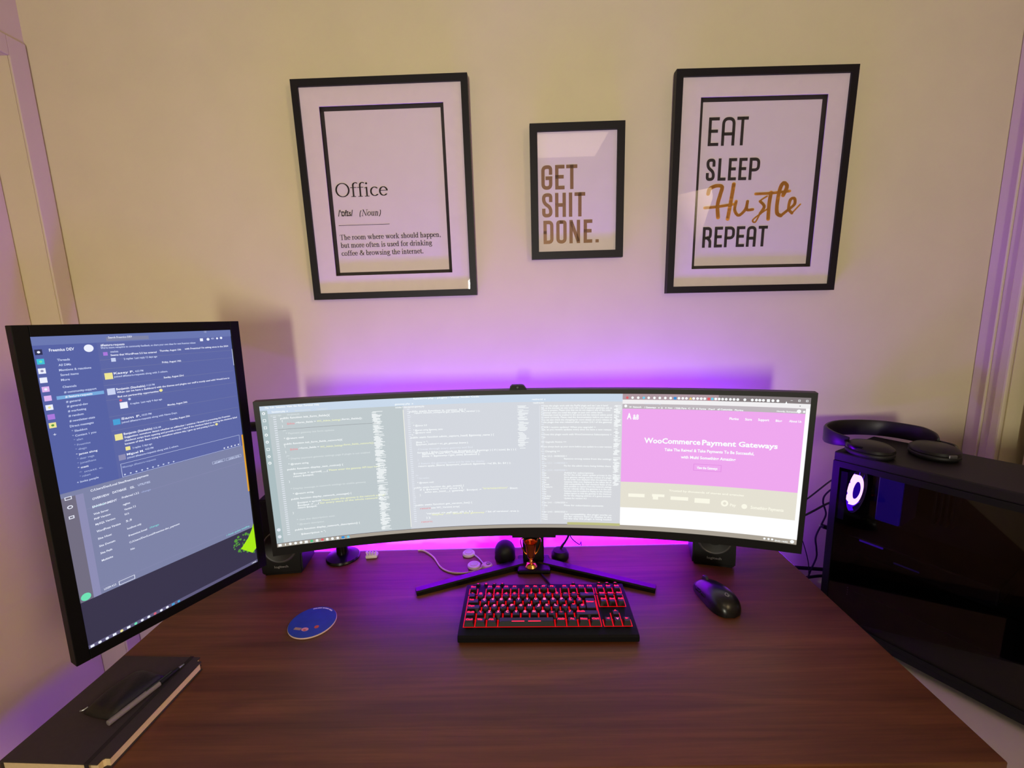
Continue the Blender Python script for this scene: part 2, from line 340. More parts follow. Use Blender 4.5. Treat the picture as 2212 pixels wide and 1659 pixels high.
# ------------------------------------------------------------------ light strengths
LED_K, BAR_K = 88.0, 570.0
TXT_E=[
(-0.5868,0.1617,0.1106,0.0035,'w','File  Edit  Selection  View  Go  Run  Terminal  Help'),
(-0.5748,0.1515,0.0328,0.0035,'w','functions.php  x'),
(-0.5283,0.1513,0.0336,0.003,'g','class-network.php'),
(-0.4818,0.1512,0.0225,0.0031,'g','Untitled-1'),
(-0.578,0.143,0.0215,0.0025,'g','wp-content > plugins'),
(-0.5448,0.1431,0.026,0.003,'g','class-gateway.php'),
(-0.5592,0.1356,0.1032,0.0046,'w','public function init_form_fields(){'),
(-0.5569,0.1296,0.0023,0.0041,'w','{'),
(-0.547,0.1221,0.0157,0.0046,'r','$this'),
(-0.5308,0.1233,0.0439,0.0041,'w','->form_fields ='),
(-0.4846,0.1234,0.0504,0.0041,'y','WC_Admin_Settings'),
(-0.4337,0.1239,0.0472,0.0042,'w','::form_fields();'),
(-0.5575,0.1176,0.0018,0.0041,'w','}'),
(-0.5571,0.1065,0.0069,0.0031,'g','/**'),
(-0.5516,0.1001,0.102,0.0036,'g','* Payment gateway init form options'),
(-0.5567,0.0886,0.0406,0.0041,'w','* @return void'),
(-0.558,0.0761,0.124,0.0041,'w','public function init_form_fields_network(){'),
(-0.5575,0.0709,0.0018,0.0036,'w','{'),
(-0.5469,0.0622,0.0163,0.0047,'r','$this'),
(-0.5299,0.0635,0.0444,0.0042,'w','->form_fields ='),
(-0.4832,0.0626,0.0485,0.0042,'y','WC_Admin_Settings'),
(-0.4343,0.0635,0.0693,0.0043,'y','::form_fields_network();'),
(-0.557,0.0577,0.0019,0.0042,'w','}'),
(-0.5566,0.0471,0.007,0.0031,'g','/**'),
(-0.5526,0.0407,0.1768,0.0037,'g','* Display payment gateway settings page if plugin is not enabled'),
(-0.5539,0.0279,0.0423,0.0037,'w','* @return string'),
(-0.5575,0.016,0.1199,0.0042,'w','public function display_test_notice() {'),
(-0.5459,0.0045,0.0741,0.0042,'w','$output = sprintf( __('),
(-0.4705,0.0052,0.115,0.0043,'y',"'Please enter the gateway API keys here'"),
(-0.3545,0.0029,0.009,0.0044,'w',') );'),
(-0.5465,-0.0017,0.0428,0.0043,'w','return $output;'),
(-0.5571,-0.0132,0.0019,0.0043,'w','}'),
(-0.5553,-0.031,0.165,0.0037,'g','* Display message in network settings to enable gateway'),
(-0.552,-0.0436,0.0442,0.0038,'w','* @return string'),
(-0.5568,-0.0559,0.1317,0.0043,'w','public function display_network_message() {'),
(-0.5449,-0.0664,0.0519,0.0043,'w','$output = sprintf('),
(-0.4919,-0.0667,0.1439,0.0044,'y',"'Please enable this gateway in the network settings'"),
(-0.5449,-0.073,0.0463,0.0044,'w','$output .= __('),
(-0.4974,-0.0732,0.1321,0.0044,'y',"'for every store of the whole network'"),
(-0.364,-0.0725,0.0155,0.0045,'w',') ;'),
(-0.545,-0.0788,0.041,0.0044,'w','return $output;'),
(-0.5569,-0.0899,0.0019,0.0044,'w','}'),
(-0.5504,-0.1083,0.0831,0.0039,'g','* Get the description text'),
(-0.5504,-0.1195,0.0585,0.0039,'g','* @return description'),
(-0.5565,-0.1323,0.1441,0.0044,'w','public function display_network_description() {'),
(-0.5445,-0.1447,0.0539,0.0045,'w',"$description = '';"),
(-0.3115,0.1522,0.0421,0.0041,'w','gateway.php  x'),
(-0.3107,0.1446,0.0658,0.0031,'w','includes > class-payment-gateway.php'),
(-0.2688,0.1633,0.152,0.0036,'w','functions.php - plugins - Visual Studio Code'),
(-0.2806,0.133,0.131,0.0047,'w','public static function is_version_5() {'),
(-0.2685,0.129,0.1517,0.0042,'w',"return version_compare( get_option( 'wc_version' ) );"),
(-0.2788,0.1218,0.002,0.0042,'p','}'),
(-0.2774,0.1052,0.0063,0.0031,'g','/**'),
(-0.2729,0.0989,0.0316,0.0042,'w','* @since 3.0'),
(-0.2735,0.0878,0.0684,0.0037,'w','* @param string $gateway_name'),
(-0.2739,0.0815,0.0405,0.0037,'w','* @return void'),
(-0.2779,0.0762,0.0038,0.0026,'w','*/'),
(-0.2809,0.07,0.1956,0.0048,'w','public static function admin_capture_head( $gateway_name ) {'),
(-0.2691,0.0581,0.028,0.0043,'w',"$key = '';"),
(-0.2694,0.0526,0.1228,0.0043,'w','$payment_method = wc_get_gateway( $name );'),
(-0.2663,0.0408,0.1296,0.0032,'p','// Loop through every gateway and find'),
(-0.2674,0.0324,0.2342,0.0043,'w','foreach ( $this->methods as $method => $settings ) { if ( isset( $a ) ) {'),
(-0.2568,0.0289,0.1378,0.0043,'w','$gateway = new WC_Gateway( $settings );'),
(-0.2572,0.023,0.1366,0.0043,'w','$title = $gateway->get_title( $method );'),
(-0.2678,0.0147,0.002,0.0043,'p','}'),
(-0.2672,0.0051,0.1577,0.0038,'p','// Return the gateway name and its title for display'),
(-0.2675,-0.0012,0.2205,0.0043,'w','return apply_filters( $payment_method, $gateway ->a( $b, $c, $d ) );'),
(-0.2806,-0.0145,0.002,0.0044,'p','}'),
(-0.2753,-0.025,0.0064,0.0033,'p','/**'),
(-0.2714,-0.0314,0.0278,0.0033,'p','* Get version'),
(-0.2721,-0.0429,0.0383,0.0044,'w','* @return void'),
(-0.2806,-0.055,0.1191,0.0044,'w','public static function do_get_event() {'),
(-0.2673,-0.061,0.103,0.0044,'w','if ( $event === true ) {'),
(-0.2561,-0.0674,0.0968,0.0045,'w',"echo esc_html__( 'gateway',"),
(-0.1554,-0.0669,0.0356,0.0045,'w','$output .='),
(-0.1167,-0.0646,0.0608,0.005,'y',"'transaction'"),
(-0.0549,-0.0657,0.0235,0.0045,'w','. $text;'),
(-0.268,-0.0742,0.0021,0.0045,'w','}'),
(-0.2799,-0.079,0.0021,0.0045,'p','}'),
(-0.2799,-0.0999,0.1366,0.0045,'w','public static function get_version_list() {'),
(-0.2694,-0.1091,0.0254,0.0045,'r','return'),
(-0.2428,-0.1089,0.0685,0.0045,'w','new WC_Version( array('),
(-0.2553,-0.1232,0.1124,0.0045,'w',"'versions' => self::get_all( 1, 5 )"),
(-0.2438,-0.1267,0.1299,0.0045,'y',"'display' => 'Show the gateway"),
(-0.1113,-0.1254,0.0815,0.0046,'w',"/ list of versions', true );"),
(-0.256,-0.134,0.0106,0.0051,'w',') );'),
(-0.2683,-0.144,0.0269,0.0046,'r','return;'),
(0.0061,0.1538,0.0317,0.0031,'w','readme.txt  x'),
(0.0085,0.1454,0.0254,0.0026,'w','readme.txt'),
(0.0275,0.1379,0.1543,0.0037,'w','= Does this plugin work with the PayPal plugin and can I use it here? '),
(0.0274,0.1324,0.1631,0.0037,'w','No, at the moment we only work with a set of payment gateways, ask us'),
(0.0274,0.127,0.1608,0.0037,'w','* Not at present. Please note that we do not support any of the older'),
(0.0273,0.1212,0.1424,0.0037,'w','* gateways when you install this plugin on your own online store. '),
(0.0273,0.1157,0.1636,0.0037,'w','* Gateways must be enabled in the store and the network admin panel'),
(0.0272,0.11,0.1642,0.0037,'w','to work correctly. Please read the documentation before you start to'),
(0.0271,0.1039,0.1639,0.0037,'w','You can also check the changelog for more details on every release of'),
(0.0271,0.0982,0.1641,0.0037,'w','* the plugin that was released after version 2.4.1 of the gateway'),
(0.0269,0.0859,0.127,0.0037,'w','= Will I receive updates? When you upgrade? ='),
(0.0269,0.0802,0.1633,0.0037,'w','Yes, as you receive updates every time we have a new release'),
(0.0268,0.0683,0.1637,0.0037,'w','= Does this plugin work with WooCommerce Subscriptions ='),
(0.0262,0.062,0.0108,0.0032,'w','Yes.'),
(0.0266,0.0498,0.0591,0.0038,'w','== Upgrade Notice =='),
(0.0259,0.0383,0.1658,0.0038,'w','Please always back up your store before you update to a new version'),
(0.0263,0.0266,0.0439,0.0038,'w','== Changelog =='),
(0.0275,0.0145,0.0595,0.0035,'w','= ver 2.5.2 - 20/08/2020 ='),
(0.0274,0.0075,0.0117,0.0036,'w','* Fix'),
(0.0805,0.0079,0.111,0.0038,'w','Remove wrong notice from the settings'),
(0.0273,-0.0028,0.0609,0.0036,'p','= ver 2.5.1 - 11/08/2020 ='),
(0.0272,-0.0098,0.0117,0.0036,'w','* Fix'),
(0.0805,-0.0097,0.1101,0.0038,'w','Fix for the admin menu being hidden there'),
(0.0271,-0.0209,0.0611,0.0036,'p','= ver 2.5.0 - 02/07/2020 ='),
(0.0271,-0.0279,0.011,0.0036,'w','* New'),
(0.0805,-0.0275,0.0696,0.0039,'w','Added for subscriptions'),
(0.027,-0.0337,0.011,0.0036,'w','* Fix'),
(0.0805,-0.0329,0.1118,0.0039,'w','Fix for the order status update process in the'),
(0.0269,-0.0396,0.0183,0.0036,'w','* Tweak'),
(0.0805,-0.0387,0.1119,0.0039,'w','Store gateway settings and the notices of a plugin'),
(0.0269,-0.0455,0.011,0.0036,'w','* Fix'),
(0.0805,-0.0445,0.112,0.0039,'w','Fix the order note displayed when the payment was'),
(0.0268,-0.0514,0.011,0.0036,'w','* New'),
(0.0804,-0.0504,0.1121,0.0039,'w','Gateway titles now displayed in the admin list of'),
(0.0268,-0.0573,0.0184,0.0036,'w','* Tweak'),
(0.0804,-0.0563,0.1122,0.0039,'w','Add compatibility for new checkout fields of the'),
(0.0267,-0.0633,0.0257,0.0036,'w','* Feature'),
(0.0804,-0.0621,0.1123,0.0039,'w','Now possible to capture from the network settings'),
(0.0266,-0.0692,0.011,0.0036,'w','* Fix'),
(0.0804,-0.068,0.1124,0.0039,'w','Fix for refunds when the gateway is in the test'),
(0.0266,-0.0752,0.0111,0.0037,'w','* New'),
(0.0804,-0.0739,0.1126,0.0039,'w','Gateway must be enabled to display on the checkout'),
(0.0265,-0.0811,0.0111,0.0037,'w','* Fix'),
(0.0804,-0.0799,0.1127,0.0039,'w','Added option to hide the gateway in the checkout'),
(0.0264,-0.0871,0.0222,0.0037,'w','* Update'),
(0.0804,-0.0858,0.1115,0.0039,'w','Fix for the shipping address of a guest account'),
(0.0264,-0.0931,0.0185,0.0037,'w','* Added'),
(0.0804,-0.0925,0.0536,0.0039,'w','Update for version 4.3'),
(0.0263,-0.1039,0.062,0.0037,'w','= ver 2.4.1 - 12/06/2020 ='),
(0.0262,-0.1116,0.0146,0.0037,'w','* Fix'),
(0.0804,-0.1109,0.0939,0.004,'w','Fixes for subscription payments'),
(0.026,-0.1281,0.0623,0.0037,'w','= ver 2.4.0 - 20/05/2020 ='),
(0.0259,-0.1358,0.0146,0.0037,'w','* New'),
(0.0804,-0.1343,0.1137,0.004,'w','Add compatibility, the plugin works on'),
(0.0259,-0.1415,0.0146,0.0037,'w','* New'),
(0.0803,-0.14,0.1138,0.004,'w','Fix for options field to display in the'),
(0.0258,-0.1473,0.0147,0.0037,'w','* New'),
(0.0803,-0.1457,0.1139,0.004,'w','Fix the way this plugin is being loaded'),
]
TXT_B=[
(0.2649,0.0518,0.1229,0.0129,'w','WooCommerce'),
(0.3911,0.0515,0.0708,0.0126,'w','Payment'),
(0.4668,0.0519,0.0776,0.0119,'w','Gateways'),
(0.3108,0.034,0.1887,0.007,'w','Take The Reigns! & Take Payments To Be Successful,'),
(0.3473,0.0177,0.1158,0.007,'w','with Multi Something Amazing'),
(0.383,-0.0057,0.0439,0.006,'w','View the Gateways'),
(0.4445,0.1126,0.0188,0.0056,'w','Plugins'),
(0.476,0.1125,0.0136,0.0056,'w','Store'),
(0.5017,0.1128,0.0216,0.0056,'w','Support'),
(0.5358,0.1125,0.0122,0.005,'w','Blog'),
(0.5612,0.1131,0.0231,0.005,'w','About Us'),
(0.3245,-0.0647,0.1609,0.0046,'w','Trusted by thousands of stores and agencies'),
(0.2247,0.1082,0.0102,0.0147,'w','A'),
(0.2379,0.1075,0.0132,0.0123,'w','&8'),
(0.2632,0.1439,0.0362,0.0034,'p','Secure shop'),
(0.2291,0.1351,0.0276,0.0039,'w','W  Network'),
(0.2624,0.1346,0.0261,0.0039,'w','/ Gateways'),
(0.2926,0.134,0.0106,0.0039,'w','+ 2'),
(0.3087,0.1344,0.0157,0.0034,'w','8  New'),
(0.3288,0.134,0.0254,0.0038,'w','/ Edit Page'),
(0.3575,0.1343,0.0131,0.0033,'w','C  5'),
(0.3749,0.1337,0.0206,0.0038,'w','8  Forms'),
(0.4008,0.1337,0.0128,0.0033,'w','Perf'),
(0.4189,0.1337,0.0305,0.0042,'w','all Customize'),
(0.454,0.1333,0.0172,0.0037,'w','Plugins'),
(0.5365,0.1345,0.0379,0.0032,'w','Howdy, Someone'),
(0.5554,-0.1653,0.0255,0.0035,'w','ENG 14:02'),
(0.4581,-0.0909,0.0129,0.0065,'w','Pay'),
(0.5011,-0.0929,0.0658,0.0075,'w','Something Payments'),
]
TXT_L=[
(-0.0561,0.2582,0.0337,0.0021,'w','Search Freemius DEV'),
(-0.1313,0.2417,0.0295,0.0047,'w','Freemius DEV'),
(-0.0678,0.2456,0.0329,0.0038,'w','#feature-requests'),
(-0.0684,0.2412,0.1475,0.0029,'p',"We're more receptive to community feedback, so share your own ideas for next freemius release"),
(-0.1241,0.226,0.015,0.0036,'p','Threads'),
(-0.1237,0.2179,0.015,0.0036,'p','All DMs'),
(-0.124,0.2098,0.0394,0.0036,'p','Mentions & reactions'),
(-0.1235,0.202,0.022,0.0036,'p','Saved items'),
(-0.1238,0.194,0.0105,0.0036,'p','More'),
(-0.1234,0.1825,0.0167,0.0036,'p','Channels'),
(-0.1228,0.174,0.0404,0.0036,'p','# community-support'),
(-0.1224,0.1663,0.0337,0.0036,'w','# feature-requests'),
(-0.1226,0.1583,0.0177,0.0036,'p','# general'),
(-0.1225,0.1507,0.0261,0.0036,'p','# general-dev'),
(-0.1223,0.1427,0.0225,0.0036,'p','# marketing'),
(-0.1226,0.1349,0.0186,0.0036,'p','# random'),
(-0.1226,0.1263,0.032,0.0037,'p','# newsletter-stats'),
(-0.1233,0.1177,0.0299,0.0037,'p','Direct messages'),
(-0.1222,0.1092,0.0196,0.0033,'p','* Slackbot'),
(-0.1224,0.1011,0.0301,0.0033,'p','* Contact 1 you'),
(-0.1218,0.0941,0.0116,0.0029,'g','* alan'),
(-0.1222,0.0855,0.0205,0.0033,'g','* Freemius'),
(-0.1216,0.0781,0.0142,0.0029,'g','* diego'),
(-0.122,0.0696,0.0273,0.0033,'w','* james along'),
(-0.1218,0.062,0.022,0.0029,'g','* dear vega'),
(-0.1224,0.0545,0.024,0.0029,'g','* jonathans'),
(-0.1229,0.0468,0.0138,0.0029,'w','* matt'),
(-0.1221,0.0385,0.0308,0.0029,'g','* matt c.'),
(-0.1223,0.0319,0.0137,0.0029,'g','* robert'),
(-0.1269,0.0233,0.0279,0.0033,'p','+ Invite people'),
(-0.0562,0.2339,0.0109,0.003,'p','swashata'),
(-0.0566,0.228,0.0677,0.0034,'w','Seems that WordPress 5.5 has entered'),
(0.0162,0.2297,0.0357,0.0033,'w','Thursday, August 13th'),
(0.0584,0.2303,0.0827,0.0034,'w',"with Freemius? I'm asking since in the 2024"),
(-0.0392,0.2199,0.0503,0.0026,'p','2 replies  Last reply 12 days ago'),
(0.0175,0.2081,0.0318,0.0033,'w','Friday, August 14th'),
(-0.0563,0.1961,0.0287,0.0039,'w','Kasey P.'),
(-0.0258,0.1963,0.0123,0.0022,'p','4:53 PM'),
(-0.0566,0.1905,0.0813,0.003,'p','joined #feature-requests along with 3 others.'),
(0.0166,0.1794,0.0335,0.0033,'w','Sunday, August 23rd'),
(-0.0565,0.1681,0.0425,0.0039,'w','Benjamin (Stackable)'),
(-0.0122,0.1686,0.0128,0.0023,'p','11:23 PM'),
(-0.0564,0.1628,0.1922,0.0031,'w','When can we have a dashboard with the themes and plugins our stuff is mostly used with? Would love to'),
(-0.0563,0.1552,0.0616,0.0031,'w','find out partnership opportunities'),
(-0.0403,0.1395,0.0493,0.0027,'p','4 replies  Last reply 4 days ago'),
(0.0163,0.1265,0.0339,0.0033,'w','Monday, August 24th'),
(-0.0561,0.1153,0.0287,0.004,'w','Sam F.'),
(-0.0259,0.1158,0.0149,0.0023,'p','10:53 PM'),
(-0.0565,0.109,0.0871,0.0031,'p','joined #feature-requests along with Name Dept.'),
(0.0163,0.0982,0.0349,0.0034,'w','Tuesday, August 25th'),
(-0.0561,0.0878,0.0427,0.004,'w','Benjamin (Stackable)'),
(-0.0119,0.0878,0.0124,0.0023,'p','12:36 AM'),
(-0.056,0.0819,0.1836,0.0031,'w','Suggestion: somehow detect whether an adblocker / antivirus / firewall is preventing the Freemius'),
(-0.0563,0.0759,0.1978,0.0031,'w','checkout script from opening and provide a note / alert if the checkout failed to opening the checkout failed'),
(-0.0567,0.0699,0.1509,0.0031,'w','because of that. Been trying to somehow achieve this, I gave up and posting it here'),
(-0.0468,0.0598,0.0298,0.0027,'p','3 replies  5 days ago'),
(-0.0564,0.0503,0.0255,0.004,'w','Miguel M.'),
(-0.0288,0.052,0.0128,0.0023,'p','4:23 PM'),
(-0.0568,0.0443,0.0816,0.0031,'p','joined #feature-requests along with 2 others.'),
(-0.0653,0.0296,0.0505,0.0027,'g','Message #feature-requests'),
(-0.1124,0.0034,0.0825,0.0038,'w','C:/Users/Dev/Local Sites/freemius-payments'),
(-0.1119,-0.0116,0.0229,0.0038,'w','OVERVIEW'),
(-0.0846,-0.0106,0.0197,0.004,'w','DATABASE'),
(-0.0596,-0.0112,0.0066,0.0041,'w','SSL'),
(-0.0476,-0.0104,0.0188,0.0037,'p','UTILITIES'),
(-0.0731,-0.0243,0.0251,0.0036,'w','Preferred 1.3.2'),
(-0.0443,-0.0246,0.0146,0.0028,'g','change'),
(-0.1136,-0.0252,0.0334,0.0038,'w','ENVIRONMENT'),
(0.0844,-0.0103,0.0165,0.0037,'p','ADMIN'),
(0.1138,-0.0106,0.0228,0.0038,'p','OPEN SITE'),
(0.1091,0.2475,0.0056,0.0025,'p','401'),
(-0.1137,-0.0379,0.0202,0.0034,'w','Web Server'),
(-0.0731,-0.0373,0.0105,0.0036,'w','nginx'),
(-0.114,-0.0466,0.0221,0.0034,'w','PHP Version'),
(-0.0725,-0.047,0.0168,0.0036,'w','Version 7.3'),
(-0.1136,-0.0566,0.0269,0.0034,'w','MySQL Version'),
(-0.0731,-0.0558,0.0063,0.0036,'w','8.0.16'),
(-0.1137,-0.0695,0.0329,0.0039,'w','WordPress Version'),
(-0.073,-0.0689,0.0089,0.0036,'w','5.5'),
(-0.1137,-0.0827,0.0188,0.0035,'w','Site Host'),
(-0.0729,-0.083,0.0212,0.0036,'w','localhost only'),
(-0.1138,-0.0962,0.022,0.0035,'w','Site Domain'),
(-0.0728,-0.0966,0.0281,0.0036,'w','freemius.local'),
(-0.0407,-0.0959,0.0151,0.0033,'c','change'),
(-0.1138,-0.1093,0.0161,0.0035,'w','Site Path'),
(-0.0731,-0.1095,0.0808,0.0032,'w','C:/Users/Dev/Local/freemius-dev_payment'),
(-0.1138,-0.1227,0.0156,0.0035,'w','Multisite'),
(-0.0729,-0.1229,0.0062,0.0032,'w','No'),
(-0.1171,-0.1746,0.0166,0.0031,'w','LOGIN 4.2.2'),
(0.0902,-0.1747,0.0497,0.0038,'c','1 Finish update installing'),
]
# ------------------------------------------------------------------ the room
YW, XL, XR = 1.1795, -1.1854, 1.2268       # back wall, left wall, right wall
YR, ZC = -3.9, 2.45                        # rear wall, ceiling
b = B(); box(b, XL-.3, XR+.3, YW, YW+.12, 0, ZC); structure('wall_back', b, M_WALL)
b = B(); box(b, XL-.3, XR+.3, YR-.12, YW+.12, -.1, 0); structure('floor', b, M_FLOOR)
b = B(); box(b, XL-.3, XR+.3, YR-.12, YW+.12, ZC, ZC+.1); structure('ceiling', b, M_CEIL)
ZD = DZ + 1.288                            # head height of the doors
b = B()
box(b, XL-.13, XL, 1.1341, YW, 0, ZC); box(b, XL-.13, XL, .33, 1.1341, ZD, ZC); box(b, XL-.13, XL, YR, .33, 0, ZC)
structure('wall_left', b, M_WALL)
b = B(); box(b, XL-.12, XL-.076, .332, 1.133, .006, ZD-.002, .002)
d1 = structure('door_1', b, M_DOOR)
b = B()
box(b, XL, XL+.006, 1.1345, YW-.0028, 0, ZD+.045, .0015)
box(b, XL, XL+.006, .285, .33, 0, ZD+.045, .0015); box(b, XL, XL+.006, .33, 1.1345, ZD, ZD+.045, .0015)
structure('trim_1', b, M_TRIM)
b = B()
box(b, XR, XR+.13, 1.0879, YW, 0, ZC); box(b, XR, XR+.13, .3, 1.0879, ZD, ZC); box(b, XR, XR+.13, YR, .3, 0, ZC)
structure('wall_right', b, M_WALL)
b = B(); box(b, XR+.03, XR+.07, .302, 1.062, .006, ZD-.002, .002)
structure('door_2', b, M_DOOR)
b = B()
for z1 in (ZD+.09,):
    box(b, XR-.004, XR, 1.139, 1.178, 0, z1, .001)
    box(b, XR-.011, XR, 1.1345, 1.139, 0, z1, .002)
    box(b, XR-.006, XR, 1.112, 1.1345, 0, z1, .002); box(b, XR-.012, XR, 1.089, 1.112, 0, z1, .004)
structure('trim_2', b, M_TRIM)
b = B(); box(b, XL-.06, XR+.06, YW-.014, YW, 0, .11, .004); structure('baseboard_back', b, M_TRIM)
b = B()
for a in ((XL, -.69, 0, ZC), (-.31, XR, 0, ZC), (-.69, -.31, 0, .67), (-.69, -.31, 1.63, ZC)): box(b, a[0], a[1], YR-.1, YR, a[2], a[3])
structure('wall_rear', b, M_WALL)
b = B()
for a in ((-.69, -.65, .67, 1.63), (-.35, -.31, .67, 1.63), (-.65, -.35, .67, .71), (-.65, -.35, 1.59, 1.63)): box(b, a[0], a[1], YR-.08, YR-.02, a[2], a[3], .003)
win = structure('window_1', b, M_TRIM)
b = B(); box(b, -.65, -.35, YR-.06, YR-.05, .71, 1.59); o = mk('window_pane', b, emit('daylight_pane', (255, 236, 214), 1.6), win)

# ------------------------------------------------------------------ desk
XD0, XD1, YD0, YD1 = -.8101, .6898, .5361, 1.1395
desk = thing('desk', 'wide dark walnut desk along the wall under the three pictures', 'desk', ((XD0+XD1)/2, (YD0+YD1)/2, 0))
hw, hd = (XD1-XD0)/2, (YD1-YD0)/2
b = B(); box(b, -hw, hw, -hd, hd, DZ-.025, DZ, .002); mk('desktop', b, M_WOOD, desk)
for sx in (-1, 1):
    for sy in (-1, 1):
        b = B(); x, y = sx*(hw-.057), sy*(hd-.06)
        box(b, x-.025, x+.025, y-.025, y+.025, .0, DZ-.026, .002); mk('leg', b, M_BLACKM, desk)
b = B(); box(b, -hw+.09, hw-.09, -.02, .02, DZ-.065, DZ-.026, .002)
mk('frame_rail', b, M_BLACKM, desk)
for x in (-hw+.010, hw-.030):
    b = B(); box(b, x, x+.020, -hd+.05, hd-.02, DZ-.065, DZ-.026, .002); mk('side_baffle', b, M_BLACKM, desk)  # added rails; the left one cuts off the purple strip's light

# ------------------------------------------------------------------ LED strip along the desk's back edge
LEDC = (116, 0, 255)
b = B(); box(b, -.79, .67, YD1+.001, YD1+.005, DZ-.022, DZ-.001)
led = tag(mk('led_strip', b, mat('strip_backing', (230, 230, 230), .6)), 'purple LED light strip stuck along the back edge of the desk', 'light strip')
ML = emit('led_purple', LEDC, LED_K)
b = B(); box(b, -.785, .685, YD1+.0052, YD1+.008, DZ-.014, DZ-.003); mk('diodes', b, ML, led)
b = B(); box(b, -hw+.110, -hw+.120, -.20, .21, DZ-.0295, DZ-.0255); mk('under_edge_light', b, emit('led_under_edge', LEDC, LED_K*1.7), desk, label='purple light strip under the left edge')
b = B(); box(b, XD1+.0005, XD1+.003, 1.03, 1.135, DZ-.014, DZ-.004); mk('diodes', b, emit('led_side', LEDC, LED_K*.35), led)

# ------------------------------------------------------------------ framed prints
def frame(name, label, cx, cz, wd, ht, rot, lean, bar):
    t = thing(name, label, 'picture', (cx, YW-.02-lean*ht/2, DZ+cz), (lean, -rot, 0), 'black framed prints on the wall')
    b = B(); x, z = wd/2, ht/2
    for q in (((-x,-z),(x,-z),(x-bar,-z+bar),(-x+bar,-z+bar)), ((x,-z),(x,z),(x-bar,z-bar),(x-bar,-z+bar)),
              ((x,z),(-x,z),(-x+bar,z-bar),(x-bar,z-bar)), ((-x,z),(-x,-z),(-x+bar,-z+bar),(-x+bar,z-bar))):
        lo = [b.verts.new((p[0], 0, p[1])) for p in q]; hi = [b.verts.new((p[0], .0195, p[1])) for p in q]
        b.faces.new(lo); b.faces.new(hi[::-1])
        for i in range(4): b.faces.new((lo[(i+1) % 4], lo[i], hi[i], hi[(i+1) % 4]))
    bmesh.ops.recalc_face_normals(b, faces=b.faces)
    mk('frame_bars', b, M_FRAME, t)
    b = B(); box(b, -x+bar*.6, x-bar*.6, .0150, .0180, -z+bar*.6, z-bar*.6); mk('backing_board', b, mat('hardboard', (120, 95, 70), .8), t)
    b = B(); box(b, -x+bar*.7, x-bar*.7, .0030, .0042, -z+bar*.7, z-bar*.7); mk('glass', b, M_PANE, t)
    return t
def mat_ring(t, ox, oz, ix, iz):
    b = B()
    for x0, x1, z0, z1 in ((-ox, -ix, -oz, oz), (ix, ox, -oz, oz), (-ix, ix, iz, oz), (-ix, ix, -oz, -iz)): box(b, x0, x1, .0060, .0080, z0, z1)
    mk('mat_board', b, M_MAT, t)
P1 = lambda x, z: (x, .0133, z)
def print_sheet(t, ox, oz, y): 
    b = B(); box(b, -ox, ox, y, y+.0008, -oz, oz); return mk('print', b, M_PAPER, t)
def border(pr, x0, x1, z0, z1, th):
    b = B(); outline(b, x0-.03, z0-.03, x1+.03, z1+.03, .03+th, P1); mk('printed_border', b, M_INK, pr, label='thick black printed border')

t = frame('picture_frame', 'large black frame on the left holding the print titled Office', -.3159, .9624, .426, .5195, .0009, .0201, .0165)
mat_ring(t, .198, .246, .1517, .2003); pr = print_sheet(t, .19, .24, .0137)
border(pr, -.1513, .1513, -.2, .2, .0082)
b = B(); OX = -.1345
serif_text(b, 'Office', OX-.001, -.0060, .1345, .049, P1, 0, 1.12)
mk('title_lettering', b, M_INK, pr)
b = B()
put_text(b, "/'\u0252f\u026as/", OX+.001, -.0522, .0385, .0150, P1, bold=.02)
serif_text(b, '(Noun)', -.0805, -.0530, .0565, .0225, P1, .28, 1.3)
flat_rect(b, OX, -.0754, -.0035, -.0743, P1)
mk('pronunciation_lettering', b, M_INK, pr)
b = B()
serif_text(b, 'The room where work should happen,', OX, -.1100, .2615, .0185, P1, 0, 1.45)
serif_text(b, 'but more often is used for drinking', OX, -.1296, .2370, .0185, P1, 0, 1.45)
serif_text(b, 'coffee & browsing the internet.', OX, -.1494, .2140, .0185, P1, 0, 1.45)
mk('definition_lettering', b, M_INK, pr)

t = frame('picture_frame', 'small black frame in the middle with bronze block lettering', .159, .9473, .2323, .3189, -.0014, .0199, .0182)
b = B(); box(b, -.099, .099, .0072, .0080, -.1415, .1415); pr = mk('print', b, M_PAPER, t)
P2 = lambda x, z: (x, .0070, z)
b = B()
for chars, z0, z1 in ((('G',242,358),('E',388,487),('T',505,622)), .0085, .0656), ((('S',246,356),('H',385,500),('I',528,572),('T',592,706)), -.0572, .0004), ((('D',257,365),('O',395,507),('N',537,652),('E',690,783)), -.1218, -.0652):
    for ch, a, c in chars: capital(b, ch, -.0889+(a-242)*.000236, -.0889+(c-242)*.000236, z0, z1, .0084, P2)
flat_rect(b, .0472, -.1214, .0555, -.1138, P2)
mk('lettering', b, M_FOIL, pr, label='bronze foil capitals')

